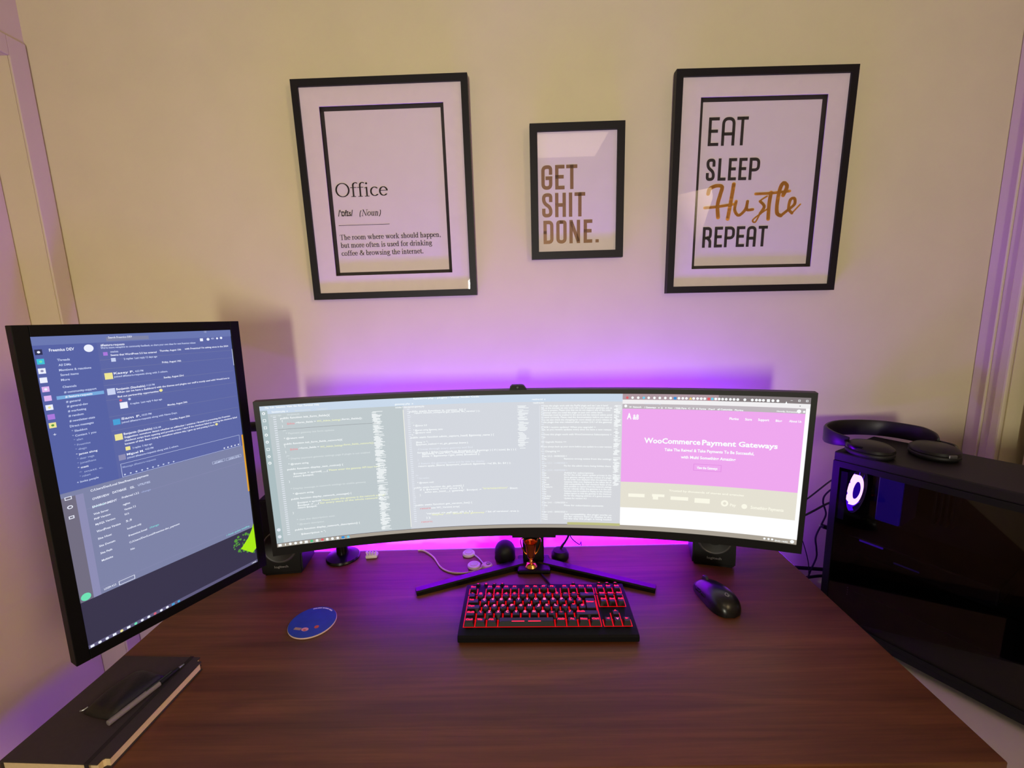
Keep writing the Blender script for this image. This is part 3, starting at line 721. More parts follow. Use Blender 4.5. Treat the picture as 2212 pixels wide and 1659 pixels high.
t = frame('picture_frame', 'large black frame on the right with black words and one mustard script word', .606, .9506, .4288, .5199, -.009, .0216, .0165)
mat_ring(t, .199, .246, .1517, .2000); pr = print_sheet(t, .19, .24, .0137)
border(pr, -.1513, .1513, -.2, .2, .0082)
sx = .0026
for row, z0, z1 in ((list(zip('EAT', (-.1289,-.0965,-.0606), (-.103,-.0641,-.0329))), .0935, .1580), (list(zip('SLEEP', (-.1288,-.0995,-.074,-.0484,-.0229), (-.1068,-.0794,-.0539,-.0283,.0034))), .0132, .0648),
                    (list(zip('REPEAT', (-.128,-.0979,-.0724,-.0423,-.0164,.0128), (-.1047,-.0772,-.0465,-.0209,.0079,.036))), -.1470, -.0965)):
    b = B()
    for ch, a, c in row: capital(b, ch, a+sx, c+sx, z0, z1, .0071, P1)
    mk('word_lettering', b, M_INK, pr)
HUSTLE = [('thick', [(-.1204,-.0173),(-.1167,-.0052),(-.1006,.0014),(-.0868,-.0017),(-.09,-.0197),(-.095,-.0441),(-.0918,-.0742)]), ('mid', [(-.1268,-.0504),(-.0954,-.0483),(-.0569,-.0432)]), ('thick', [(-.0579,.0046),(-.0605,-.0204),(-.0673,-.0783)]),
 ('mid', [(-.049,-.0363),(-.0511,-.0574),(-.0401,-.07),(-.0245,-.0562),(-.0205,-.037)]), ('mid', [(-.0205,-.037),(-.0208,-.0563),(-.006,-.0566)]),
 ('thin', [(.0275,-.0258),(.0109,-.0377),(.0223,-.0502),(.0134,-.0669),(.0029,-.087),(-.0038,-.0822),(.0135,-.0677),(.0345,-.054)]), ('mid', [(.0109,-.0377),(.0223,-.0502),(.0134,-.0669)]),
 ('mid', [(-.0016,-.0199),(.035,-.019),(.0823,-.0149)]), ('thick', [(.0363,-.0173),(.0339,-.047),(.0347,-.0805)]),
 ('thick', [(.0668,-.025),(.0747,-.0043),(.0658,.0045),(.058,-.0091),(.0539,-.0439),(.056,-.0668),(.0659,-.0731)]), ('mid', [(.0659,-.0731),(.0796,-.0621)]),
 ('mid', [(.0796,-.0621),(.0973,-.0466),(.0958,-.0326),(.0862,-.0359),(.0839,-.0569),(.0931,-.0676)]), ('thin', [(.0931,-.0676),(.112,-.0469)])]
b = B()
for kind, path in HUSTLE:
    q = cr(*path, n=7); rx, ry = {'thick': (.0050, .0044), 'mid': (.0040, .0035), 'thin': (.0022, .002)}[kind]
    nib(b, [(x+sx, z) for x, z in q], rx, ry, P1)
mk('script_lettering', b, M_GOLDINK, pr, label='mustard yellow brush script word')

# ------------------------------------------------------------------ ultrawide monitor
UW = thing('curved_monitor', 'very wide curved monitor showing code and a pink web page', 'monitor', (.02285, 1.00234, DZ), (0, 0, -.01833))
UR, UT, UO, UZ = 2.108, -.01227, -.00668, .2997
def uw(u, v, d=0.0):
    a = u/UR; x, y0, z0 = (UR+d)*math.sin(a), -UR+(UR+d)*math.cos(a), v
    y = y0*math.cos(UT)+z0*math.sin(UT); z = -y0*math.sin(UT)+z0*math.cos(UT)
    return (x*math.cos(UO)-z*math.sin(UO), y, UZ + x*math.sin(UO)+z*math.cos(UO))
def arc_box(bm, u0, u1, v0, v1, d0, d1, n=None):
    n = n or max(1, int((u1-u0)/.03)); rows = []
    for i in range(n+1):
        u = u0+(u1-u0)*i/n; rows.append([bm.verts.new(uw(u, *q)) for q in ((v0, d0), (v1, d0), (v1, d1), (v0, d1))])
    for A, C in zip(rows, rows[1:]):
        for k in range(4): bm.faces.new((A[k], C[k], C[(k+1) % 4], A[(k+1) % 4]))
    bm.faces.new(rows[0][::-1] if False else rows[0]); bm.faces.new(rows[-1][::-1])
b = B(); Wu, Hu = .598, .168
arc_box(b, -Wu-.011, Wu+.011, Hu, Hu+.0108, -.0022, .02); arc_box(b, -Wu-.011, Wu+.011, -Hu-.0198, -Hu, -.0022, .02)
arc_box(b, -Wu-.011, -Wu, -Hu, Hu, -.0022, .02); arc_box(b, Wu, Wu+.011, -Hu, Hu, -.0022, .02)
bmesh.ops.recalc_face_normals(b, faces=b.faces); mk('bezel', b, M_BLACK, UW, smooth=True)
b = B(); arc_box(b, -Wu-.005, Wu+.005, -Hu-.012, Hu+.006, .0006, .03); arc_box(b, -.38, .38, -.13, .12, .03, .045); arc_box(b, -.13, .13, -.1, .1, .045, .062)
bmesh.ops.recalc_face_normals(b, faces=b.faces); mk('back_housing', b, M_BLACKM, UW, smooth=True)
b = B(); N = 44; rows = []
for i in range(N+1):
    u = -.48+.99*i/N; rows.append([b.verts.new(uw(u, *q)) for q in ((-.146, .028), (-.134, .028), (-.134, .067), (-.146, .073))])
for A, C in zip(rows, rows[1:]):
    for k in range(4): b.faces.new((A[k], C[k], C[(k+1) % 4], A[(k+1) % 4])).material_index = (2 if 22 <= i <= 36 else 1) if k == 2 else 0
b.faces.new(rows[0]); b.faces.new(rows[-1][::-1]); bmesh.ops.recalc_face_normals(b, faces=b.faces)
mk('rear_light_bar', b, [M_BLACKM, emit('led_bar', LEDC, BAR_K), emit('led_bar_middle', LEDC, BAR_K*1.6)], UW, label='purple glowing light bar on the back')
def loc_of(t, p):
    return (t.matrix_basis.inverted() @ Vector(p)) if False else (Matrix.Translation(t.location) @ t.rotation_euler.to_matrix().to_4x4()).inverted() @ Vector(p)
b = B(); c = loc_of(UW, (.0268, 1.062, DZ)); 
box(b, c.x-.0275, c.x+.0275, c.y-.012, c.y+.018, .012, .22, .004); mk('stand_neck', b, M_BLACK, UW)
b = B()
def foot(tip, x0):
    q = loc_of(UW, (tip[0], tip[1], DZ)); a = loc_of(UW, (x0, 1.055, DZ)); d = Vector((q.x-a.x, q.y-a.y, 0)); L = d.length; ang = math.atan2(d.y, d.x)
    X = Matrix.Translation((a.x, a.y, 0)) @ Matrix.Rotation(ang, 4, 'Z')
    bb = B(); vs = []
    for x, hw_, h in ((0, .015, .016), (L*.5, .0118, .014), (L, .0105, .012)):
        vs.append([bb.verts.new(X @ Vector(p)) for p in ((x, -hw_, .0005), (x, hw_, .0005), (x, hw_, h-.003), (x, hw_-.003, h), (x, -hw_+.003, h), (x, -hw_, h-.003))])
    for A, C in zip(vs, vs[1:]):
        for k in range(6): bb.faces.new((A[k], C[k], C[(k+1) % 6], A[(k+1) % 6]))
    bb.faces.new(vs[0]); bb.faces.new(vs[-1][::-1]); bmesh.ops.recalc_face_normals(bb, faces=bb.faces)
    mk('stand_foot', bb, M_GLOSSB, UW)
foot((-.258, .943), .012); foot((.309, .936), .042)
c = loc_of(UW, (.0268, 1.05, DZ)); box(b, c.x-.042, c.x+.042, c.y-.042, c.y+.035, .0005, .0125, .005); mk('stand_hub', b, M_BLACK, UW)
b = B(); arc_box(b, -.048, .060, -Hu-.0275, -Hu-.0195, .001, .018, 3); bmesh.ops.recalc_face_normals(b, faces=b.faces)
mk('joystick_housing', b, M_BLACK, UW)

# ---- what the wide screen shows
SCOL = {'e1': (190,200,204), 'e2': (210,214,222), 'e3': (212,214,219), 'title': (200,216,234), 'task': (168,160,148), 'act': (170,188,192), 'line': (92,84,100),
        'w': (250,254,255), 'p': (228,233,242), 'g': (216,224,226), 'y': (240,244,196), 'r': (232,150,158), 'c': (110,205,235), 'k': (120,120,126),
        'tab': (172,150,158), 'tabd': (128,120,122), 'url': (240,238,240), 'adm': (188,180,186), 'hero': (238,166,238), 'herod': (214,120,216), 'band': (228,224,210), 'bandw': (250,248,232), 'white': (255,255,255),
        'blue': (40,140,215), 'green': (70,200,130), 'red': (225,90,100), 'yel': (245,215,110), 'olive': (190,190,130)}
def smats(prefix, table, k=1.0): return [emit(prefix+n, c, k) for n, c in table.items()], {n: i for i, n in enumerate(table)}
ums, ui = smats('wide_screen_', SCOL)
fm = lambda d: (lambda u, v: uw(u, v, d))
b = B(); flat_rect(b, -Wu, -Hu, Wu, Hu, fm(.0004), ui['e1']); scr = mk('screen', b, ums, UW)
b = B(); f1 = fm(.0001); f2 = fm(-.0002); f3 = fm(-.0005)
TASK = -.1585
flat_rect(b, -.5835, TASK, -.2936, .1495, f1, ui['e1']); flat_rect(b, -.2936, TASK, .0237, .1495, f1, ui['e2']); flat_rect(b, .0237, TASK, .2142, .1495, f1, ui['e3'])  # panel brightness steps stand in for the screen's viewing-angle glow
flat_rect(b, -Wu, TASK, -.5835, .1575, f1, ui['act'])
flat_rect(b, -Wu, .1575, .2142, Hu, f1, ui['title']); flat_rect(b, -.5835, .1495, .2142, .1575, f1, ui['title'])
flat_rect(b, -.2942, -.1535, -.2930, .140, f2, ui['bandw']); flat_rect(b, .0232, -.1535, .0240, .1400, f2, ui['p'])
flat_rect(b, -Wu, TASK-.0010, .088, TASK, f2, ui['line'])
for i, v in enumerate([.1511,.1351,.1188,.1022,.086,.0692,.0522,.0369,-.125,-.1423]):
    if i in (1, 2, 5): outline(b, -.5942, v-.003, -.588, v+.003, .001, f2, ui['w'])
    elif i in (8, 9): flat_disc(b, -.5905, v, .004, f2, ui['p'])
    else: flat_disc(b, -.5911, v, .0032, f2, ui['w']); flat_disc(b, -.5911, v, .0016, f3, ui['act'])
flat_rect(b, -.567, .1118, -.3455, .1124, f2, ui['k'])
mk('editor_panels', b, ums, scr)
b = B(); flat_rect(b, -Wu, -Hu, .2145, TASK-.0010, f1, ui['task']); flat_rect(b, .2145, -Hu, Wu, -.1565, f1, ui['task'])
flat_rect(b, .088, TASK-.001, .2145, -.153, f2, ui['olive'])
for i, u in enumerate([-.592,-.5806,-.5702,-.5587,-.5471,-.5357,-.5235,-.5119,-.5,-.4893,-.4776,-.4657,-.4536,-.4417]):
    c_ = {6: 'green', 8: 'red', 12: 'blue', 13: 'c'}.get(i, 'w')
    if i in (0, 5, 12): flat_rect(b, u-.0034, -.1662, u+.0034, -.1606, f2, ui[c_])
    elif i == 1: flat_rect(b, u-.0008, -.166, u+.0012, -.161, f2, ui['w'])
    else: flat_disc(b, u, -.1634, .0031, f2, ui[c_])
    if i > 4: flat_rect(b, u-.0045, -.1676, u+.0045, -.1670, f2, ui['w'])
for u in (.5343, .5426, .5499): flat_disc(b, u, -.1620, .0024, f2, ui['w'])
flat_disc(b, .5893, -.1618, .004, f2, ui['w'])
mk('taskbar', b, ums, scr)
for u0, u1, v0, v1, s in ((-.3645, -.3395, -.1535, .1395, 1), (-.0284, -.0020, .0365, .1408, 2), (.1953, .2130, -.0559, .1406, 3)):
    v = v1; b = B()
    while v > v0:
        a = u0 + random.choice((0, 0, .002, .004)); c_ = min(u1, a+random.uniform(.35, 1)*(u1-a))
        if random.random() < .88: flat_rect(b, a, v-.0011, c_, v, f2, ui['w'])
        v -= .0017 if s != 2 else .0024
    mk('minimap', b, ums, scr)
for ua, ub in ((-.5735, -.5675), (-.285, -.279), (.0275, .0335)):
    b = B()
    for v in [.14-.0051*i for i in range(56)]: flat_rect(b, ua, v, ub, v+.0018, f2, ui['p'])
    mk('line_numbers', b, ums, scr)
b = B()
for u, v, wd, cap, c_, s in TXT_E: put_text(b, s, u, v, wd, max(.0042, cap), f2, ui[c_], bold=.016)
mk('code_lettering', b, ums, scr)
b = B()
flat_rect(b, .2142, .1540, Wu, Hu, f1, ui['tabd']); flat_rect(b, .2142, .1540, .42, Hu, f2, ui['tab'])
flat_rect(b, .2142, .1440, Wu, .1540, f1, ui['url']); flat_rect(b, .2142, .1325, .5905, .1440, f1, ui['adm'])
flat_rect(b, .2142, -.0455, .5905, .1325, f1, ui['hero']); flat_rect(b, .2142, -.1105, .5905, -.0455, f1, ui['band'])
flat_rect(b, .2142, -.1565, .5905, -.1105, f1, ui['white']); flat_rect(b, .5905, -.1565, Wu, .1440, f1, ui['white'])
outline(b, .3758, -.0104, .4348, .0057, .0007, f2, ui['herod'])
for i, u in enumerate([.2244,.2361,.2487,.261,.2718,.2843,.296,.3078,.3194,.3289,.3371,.3454,.3531,.3618,.3683,.3765,.3841,.3914,.3999,.407,.414,.4211,.4281,.4354,.4438,.4511,.4587,.4727,.4873,.4954,.502,.509,.5186,.5273,.5367]):
    c_ = {0: 'red', 3: 'c', 9: 'blue', 13: 'yel', 18: 'red', 19: 'c'}.get(i, 'w')
    if i in (9, 18, 32): flat_rect(b, u-.003, .1555, u+.003, .1615, f3, ui[c_])
    elif i == 13: b.faces.new([b.verts.new(f3(*q)) for q in ((u-.0035, .156), (u+.0035, .156), (u, .1617))]).material_index = ui[c_]
    else: flat_disc(b, u, .1587, .0029, f3, ui[c_])
for u in (.5626, .5769, .5911):
    if u < .57: flat_rect(b, u-.002, .1600, u+.002, .1606, f2, ui['w'])
    else: outline(b, u-.002, .1585, u+.002, .1625, .0008, f2, ui['w'])
flat_disc(b, .2215, .1390, .0033, f2, ui['w']); flat_disc(b, .578, .1375, .004, f2, ui['w']); flat_disc(b, .5875, .137, .0022, f2, ui['w'])
b.faces.new([b.verts.new(f3(*q)) for q in ((.5529, .1585), (.5506, .1525), (.5552, .1525))]).material_index = ui['w']
b.faces.new([b.verts.new(f2(*q)) for q in ((.5775, .1500), (.5805, .1500), (.5790, .1475))]).material_index = ui['k']
for x0, x1, z0, z1 in ((.2325, .2700, -.0830, -.0745), (.2870, .3150, -.0800, -.0735), (.2890, .3010, -.0870, -.0800), (.3290, .3680, -.0855, -.0770), (.3820, .4150, -.0890, -.0775)): flat_rect(b, x0, z0, x1, z1, f2, ui['bandw'])
flat_disc(b, .4467, -.0853, .0078, f2, ui['bandw']); flat_disc(b, .4467, -.0853, .0035, f3, ui['band']); flat_disc(b, .4880, -.0890, .0060, f2, ui['bandw'])
mk('web_page', b, ums, scr)
for nm, lo, hi in (('browser_lettering', .128, .2), ('menu_lettering', .095, .128), ('headline_lettering', .055, .095), ('button_lettering', -.04, .055), ('sponsor_lettering', -.12, -.04), ('clock_lettering', -.2, -.12)):
    for u, v, wd, cap, c_, s in TXT_B:
        if lo <= v < hi:
            b = B(); put_text(b, s, u, v, wd, cap, f3, ui['bandw' if -.11 < v < -.046 else c_], bold=.03); mk(nm, b, ums, scr)

# ------------------------------------------------------------------ portrait monitor
PM = thing('portrait_monitor', 'black monitor turned upright at the left end of the desk showing a chat app', 'monitor', (-.6779, .79045, DZ), (0, 0, 1.11023))
PT, PO, PZ = .00315, -.01757, .37493
def pm(u, v, d=0.0):
    x, y, z = u, d, v
    x, z = x*math.cos(PO)-z*math.sin(PO), x*math.sin(PO)+z*math.cos(PO)
    y, z = y*math.cos(PT)+z*math.sin(PT), -y*math.sin(PT)+z*math.cos(PT)
    return (x, y, PZ+z)
PX = Matrix.Translation((0, 0, PZ)) @ Matrix.Rotation(-PT, 4, 'X') @ Matrix.Rotation(-PO, 4, 'Y')
Wp, Hp = .1495, .2655
b = B()
for a in ((-Wp-.0185, -Wp, -Hp-.018, Hp+.018), (Wp, Wp+.0185, -Hp-.018, Hp+.018), (-Wp, Wp, Hp, Hp+.018), (-Wp, Wp, -Hp-.018, -Hp)): box(b, a[0], a[1], -.003, .02, a[2], a[3], .0008, 1, PX)
mk('bezel', b, mat('dull_black_plastic', (6, 5, 7), .55, spec=.15), PM)
b = B(); box(b, -Wp-.016, Wp+.016, .0006, .028, -Hp-.015, Hp+.015, .006, 2, PX); box(b, -.09, .09, .026, .044, -.12, .12, .006, 2, PX); mk('back_housing', b, M_BLACKM, PM)
LCOL = {'slack': (90,101,164), 'side': (84,97,164), 'sideb': (104,118,176), 'app': (124,130,166), 'appb': (140,140,180), 'appl': (112,108,128), 'desk': (54,50,74), 'task': (94,90,124), 'sel': (118,170,222),
        'w': (236,240,255), 'p': (200,210,242), 'g': (158,170,214), 'c': (130,210,215), 'cyan': (60,190,215), 'green': (110,225,180), 'leaf': (168,232,22), 'leafd': (84,150,60), 'yel': (226,160,50), 'lemon': (238,228,150), 'pink': (222,180,238), 'violet': (170,120,220), 'red': (214,96,120), 'dark': (40,44,82), 'blue': (70,160,215)}
lms, li = smats('tall_screen_', LCOL)
gm = lambda d: (lambda u, v: pm(u, v, d))
b = B(); flat_rect(b, -Wp, -Hp, Wp, Hp, gm(.0004), li['desk'], 9); scr = mk('screen', b, lms, PM)
g1, g2, g3, g4 = gm(.0001), gm(-.0003), gm(-.0007), gm(-.0010)
b = B()
flat_rect(b, -Wp, .0125, Wp, Hp, g1, li['slack'], 9); flat_rect(b, -Wp, .0125, -.0722, Hp, g2, li['side'], 9); flat_rect(b, -Wp, .2520, Wp, Hp, g3, li['sideb'], 9)
flat_rect(b, -.0591, .2538, .0022, .2605, g4, li['app'], 9); flat_rect(b, -.1325, .1649, -.0733, .1705, g3, li['sel'], 9)
for x, z, c_, c2 in ((-.1432,.2417,'dark','w'),(-.1428,.227,'cyan','green'),(-.1432,.2124,'w','appb'),(-.1434,.198,'w','w'),(-.1429,.1836,'pink','w'),(-.1423,.1691,'pink','pink'),(-.1425,.1545,'w','lemon'),(-.1424,.1393,'violet','violet'),(-.1426,.1257,'lemon','leafd')):
    flat_rect(b, x-.0042, z-.0042, x+.0042, z+.0042, g3, li[c_], 9); flat_disc(b, x, z, .0018, g4, li[c2])
flat_rect(b, -.1440, .1103, -.1404, .1109, g3, li['w'], 9); flat_rect(b, -.1425, .1088, -.1419, .1124, g3, li['w'], 9)
for x, z, r_, c_ in ((-.0631,.2324,.003,'violet'),(-.0536,.2213,.0032,'p'),(-.0635,.1941,.0055,'lemon'),(-.0635,.1671,.0055,'p'),(-.0493,.1403,.0055,'w'),(-.0629,.1131,.005,'blue'),(-.0634,.086,.0055,'lemon'),(-.0533,.0626,.0034,'lemon'),(-.0633,.0489,.005,'appb'),(.0909,.2477,.0028,'w'),(.0996,.2634,.0022,'w')):
    flat_rect(b, x-r_, z-r_, x+r_, z+r_, g3, li[c_], 9)
for x, z, r_, c_ in ((-.0835,.2435,.0062,'w'),(.0093,.1577,.0028,'lemon'),(.0987,.0716,.0026,'lemon'),(-.0526,.1497,.002,'red'),(-.04,.1497,.002,'p'),(.1033,.248,.0028,'w'),(.121,.249,.002,'w'),(.129,.2495,.0024,'w')):
    flat_disc(b, x, z, r_, g3, li[c_])
for z in (.2222, .2065, .1785, .1525, .1235, .0985): flat_rect(b, -.0722, z, .1460, z+.0004, g3, li['app'], 9)
outline(b, -.0674, .0133, .1420, .0378, .0006, g3, li['p'])
for i in range(10): flat_disc(b, -.0635+.0085*i, .0172, .0015, g3, li['p'], 6)
for i in range(5): flat_disc(b, .108+.0075*i, .0172, .0016, g3, li['w'], 6)
flat_rect(b, .1480, .19, .1488, .225, g3, li['w'], 9)
mk('chat_window', b, lms, scr)
b = B()
flat_rect(b, -Wp, -.1800, Wp, .0125, g1, li['app'], 9); flat_rect(b, -Wp, -.1800, -.1315, .0045, g2, li['appl'], 9); flat_rect(b, -.1315, -.1800, -.1215, .0045, g2, li['appb'], 9)
flat_rect(b, -.1215, -.0245, .1480, -.0240, g2, li['appb'], 9); flat_rect(b, -.1215, -.1680, .1480, -.1676, g2, li['appb'], 9)
flat_rect(b, .1462, -.0938, Wp, .0366, g4, li['yel'], 9)
outline(b, .081, -.0105, .1064, -.0052, .0005, g3, li['p']); outline(b, .1088, -.0112, .1409, -.0055, .0005, g3, li['p']); outline(b, -.0965, -.1780, -.0730, -.1705, .0008, g3, li['w'])
outline(b, -.1448, .0001, -.1362, .0055, .0010, g3, li['w']); flat_disc(b, -.1402, -.0125, .0036, g3, li['w'], 14, .0030); flat_disc(b, -.1402, -.0125, .0022, g4, li['appl'], 12, .0018)
outline(b, -.1440, -.0325, -.1372, -.0275, .0012, g3, li['w']); flat_disc(b, -.141, -.1723, .0066, g3, li['green'], 18)
flat_rect(b, -.1135, -.0245, -.0960, -.0233, g3, li['c'], 9)
mk('server_window', b, lms, scr)
b = B()
b.faces.new([b.verts.new(g2(*q)) for q in ((Wp, -.172), (Wp, -.232), (.1400, -.2385), (.1164, -.2174), (.1339, -.2005), (.1440, -.185))]).material_index = li['leaf']
for i in range(46):
    x = random.uniform(.102, .147); z = -.2 + random.uniform(-.034, .018)*(.4+(x-.1)/.05)
    flat_disc(b, x, z, random.uniform(.0012, .0042), g1, li['leafd'], 6)
mk('wallpaper_leaf', b, lms, scr)
b = B(); flat_rect(b, -Wp, -Hp, Wp, -.2592, g1, li['task'], 9)
for i, x in enumerate([-.1443,-.1343,-.1243,-.114,-.1038,-.0936,-.0829,-.073,-.0628,-.0527,-.0424,-.0324,-.0223,-.0125]):
    c_ = {4: 'lemon', 6: 'green', 9: 'red', 12: 'blue', 13: 'blue'}.get(i, 'w'); flat_rect(b, x-.0025, -.2645, x+.0025, -.2603, g3, li[c_], 9) if i in (0, 3, 5, 12) else flat_disc(b, x, -.2624, .0024, g3, li[c_], 10)
put_text(b, '14:02', .1360, -.2638, .010, .003, g3, li['w'])
mk('taskbar', b, lms, scr)
b = B()
for u, v, wd, cap, c_, s in TXT_L: put_text(b, s, u, v, wd, max(.0034, cap), g4, li[c_], bold=.02)
mk('chat_lettering', b, lms, scr)

# the arm and round base that carry it
AP = (-.498, 1.108)
PI_ = (Matrix.Translation(PM.location) @ PM.rotation_euler.to_matrix().to_4x4()).inverted() @ Matrix.Translation((AP[0], AP[1], DZ))
def arm_part(nm, b, m): bmesh.ops.transform(b, matrix=PI_, verts=b.verts); return mk(nm, b, m, PM, True)
b = B(); lathe(b, [(0, .0004), (.044, .0004), (.045, .003), (.043, .008), (.03, .012), (.018, .016), (0, .016)], seg=40); arm_part('base_plate', b, M_GLOSSB)
b = B(); lathe(b, [(0, .015), (.0165, .015), (.0165, .418), (.014, .422), (0, .422)], seg=24); arm_part('pole', b, M_GLOSSB)
q = PI_.inverted() @ Vector((0, .046, .3749)); e = Vector((q.x, q.y, .375)); el = Vector((-.235, -.03, .385))
b = B(); tube(b, [(0, 0, .385), el], .013, 12, smooth=False); arm_part('lower_arm', b, M_BLACK)
b = B(); tube(b, [el, e], .012, 12, smooth=False); lathe(b, disc(.02, el.z-.02, el.z+.02), el.x, el.y, 20); arm_part('upper_arm', b, M_BLACK)
# ------------------------------------------------------------------ keyboard
KB = thing('keyboard', 'black compact keyboard with glowing red keys in front of the wide monitor', 'keyboard', (.0450, .7800, DZ), (0, 0, R(-.95)))
U = .01905; KW, KD = .366, .160
b = B(); vs = []
prof = [(0, .002), (0, .012), (.004, .015), (.020, .017), (KD-.01, .0225), (KD-.002, .0225), (KD, .02), (KD, .002)]
for x in (-KW/2, KW/2): vs.append([b.verts.new((x, y, z)) for y, z in prof])
for k in range(len(prof)): b.faces.new((vs[0][k], vs[1][k], vs[1][(k+1) % len(prof)], vs[0][(k+1) % len(prof)]))
b.faces.new(vs[0]); b.faces.new(vs[1][::-1]); bmesh.ops.recalc_face_normals(b, faces=b.faces)
bmesh.ops.bevel(b, geom=[e for e in b.edges if abs(e.verts[0].co.x-e.verts[1].co.x) < 1e-6], offset=.0012, segments=1, affect='EDGES')
for sx in (-1, 1):
    for y in (.012, KD-.012): box(b, sx*.16-.012, sx*.16+.012, y-.005, y+.005, .0002, .0025)
mk('case', b, mat('keyboard_case', (7, 6, 8), .6, spec=.16), KB)
def kz(y): return .017 + (y-.020)*(.0055/.13)
K0, KY = -9.125*U, .0235                    # left end of the key field, front of the bottom row
b = B(); FP = lambda x, y: (x, y, kz(y)+.0004)
for u0, u1, r0, r1 in ((0, 15, 0, 5), (15.25, 18.25, 3, 5), (15.25, 18.25, 0, 1), (16.25, 17.25, 1, 2), (0, 1, 5.25, 6.25), (2, 6, 5.25, 6.25), (6.5, 10.5, 5.25, 6.25), (11, 15, 5.25, 6.25), (15.25, 18.25, 5.25, 6.25), (2, 12, 5, 5.12)):
    flat_rect(b, K0+u0*U-.0008, KY+r0*U-.0004, K0+u1*U+.0008, KY+r1*U+.0004, FP)
mk('backlight_plate', b, emit('key_backlight', (255, 0, 16), .72), KB, label='red glowing plate seen between the keys')
M_KEY = mat('black_keycap', (15, 13, 15), .5); M_LEG = emit('red_legend', (255, 24, 60), 2.4); M_LEGB = emit('bright_red_legend', (255, 74, 125), 2.8)
_kc = {}
def key(u, row, wd, leg, dep=1.0, nm='key', h=.0105, small=1.0, hot=False):
    cx = K0+(u+wd/2)*U; yy = KY+(row+dep/2)*U
    if row == 5.25: yy = KY+(row+.5)*U
    hx, hy = wd*U/2-.0012, dep*U/2-.0010
    if small != 1: hx, hy = hx*.62, hy*.32
    k = (round(hx, 4), round(hy, 4), h)
    if k not in _kc:
        bb = B(); lo = [bb.verts.new(p) for p in ((-hx, -hy, 0), (hx, -hy, 0), (hx, hy, 0), (-hx, hy, 0))]
        ix, iy0, iy1 = min(.0028, hx*.3), min(.0022, hy*.3), min(.0036, hy*.4)
        hi = [bb.verts.new(p) for p in ((-hx+ix, -hy+iy0, h), (hx-ix, -hy+iy0, h), (hx-ix, hy-iy1, h), (-hx+ix, hy-iy1, h))]
        bb.faces.new(lo[::-1]); bb.faces.new(hi)
        for i in range(4): bb.faces.new((lo[i], lo[(i+1) % 4], hi[(i+1) % 4], hi[i]))
        bmesh.ops.bevel(bb, geom=[e for e in bb.edges if e.verts[0].co.z > h*.5 or e.verts[1].co.z > h*.5], offset=.0006, segments=1, affect='EDGES')
        me = bpy.data.meshes.new('keycap'); bb.to_mesh(me); bb.free(); me.materials.append(M_KEY); _kc[k] = me
    o = link(nm, _kc[k], KB); o.location = (cx, yy, kz(yy)+.0008); o.rotation_euler = (R(2.4), 0, 0)
    if leg:
        bb = B(); F = lambda x, y: (x, y, h+.0003)
        if leg == 'BAR': flat_rect(bb, -.030, -hy+.0016, -.004, -hy+.0038, F); flat_rect(bb, .004, -hy+.0016, .030, -hy+.0038, F)
        else:
            wl = min((.0056 if len(leg) == 1 else .0031*len(leg)+.0012), (hx-.0028)*2) if small == 1 else .004
            capn = (.0060 if len(leg) == 1 else .0048) if small == 1 else .003
            yb = (hy*.05 if row > .5 else -hy*.25) if small == 1 else -capn/2
            put_text(bb, leg, -wl/2 if len(leg) < 3 or row == 5.25 else -hx+.0038, yb, wl, capn, F, bold=.03)
        mk('legend', bb, M_LEGB if hot else M_LEG, o)
def row(r, u0, items, **kw):
    u = u0
    for it in items:
        if isinstance(it, (int, float)): u += it; continue
        leg, wd = it if isinstance(it, tuple) else (it, 1.0)
        key(u, r, wd, leg, hot=(len(leg) == 1 and leg.isalpha()), **kw); u += wd
row(5.25, 0, ['Esc', 1.0, 'F1', 'F2', 'F3', 'F4', .5, 'F5', 'F6', 'F7', 'F8', .5, 'F9', 'F10', 'F11', 'F12', .25, 'Prt', 'Scr', 'Brk'])
row(4, 0, list('`1234567890-=') + [('<-', 2.0), .25, 'Ins', 'Hom', 'PgU'])
row(3, 0, [('Tab', 1.5)] + list('QWERTYUIOP[]') + [1.5, .25, 'Del', 'End', 'PgD'])
row(2, 0, [('Caps', 1.75)] + list("ASDFGHJKL;'#"))
key(13.5, 2.0, 1.4, 'Enter', 2.0)
row(1, 0, [('Shift', 1.25), '\\'] + list('ZXCVBNM,./') + [('Shift', 2.75), 1.25, '^'])
row(0, 0, [('Ctrl', 1.25), ('Win', 1.25), ('Alt', 1.25), ('BAR', 6.25), ('AltGr', 1.25), ('Fn', 1.25), ('Menu', 1.25), ('Ctrl', 1.25), .25, '<', 'v', '>'])
for i, g in enumerate(['x', '|', '-', '+']): key(.45+i*1.0, 6.42, 1.0, g, nm='media_key', h=.004, small=.5)
for u, g in ((12.2, '*'), (15.3, '<'), (16.3, '='), (17.3, '>')): key(u, 6.42, 1.0, g, nm='media_key', h=.004, small=.5)
b = B(); F = lambda x, y: (x, y, kz(y)+.0008)
for k in range(3): stroke(b, [(-.010+k*.004, .1475), (-.004+k*.004, .1525), (-.001+k*.003, .1545)], .0014, F)
flat_rect(b, .008, .1490, .026, .1500, F); mk('emblem', b, M_GREY, KB, label='small grey sail shaped emblem')
b = B(); tube(b, [(.012, KD-.001, .012), (.014, KD+.02, .006), (.006, KD+.045, .004), (-.006, KD+.07, .0042), (-.010, KD+.082, .0042)], .0024, 8); mk('cord', b, M_CABLE, KB, True)

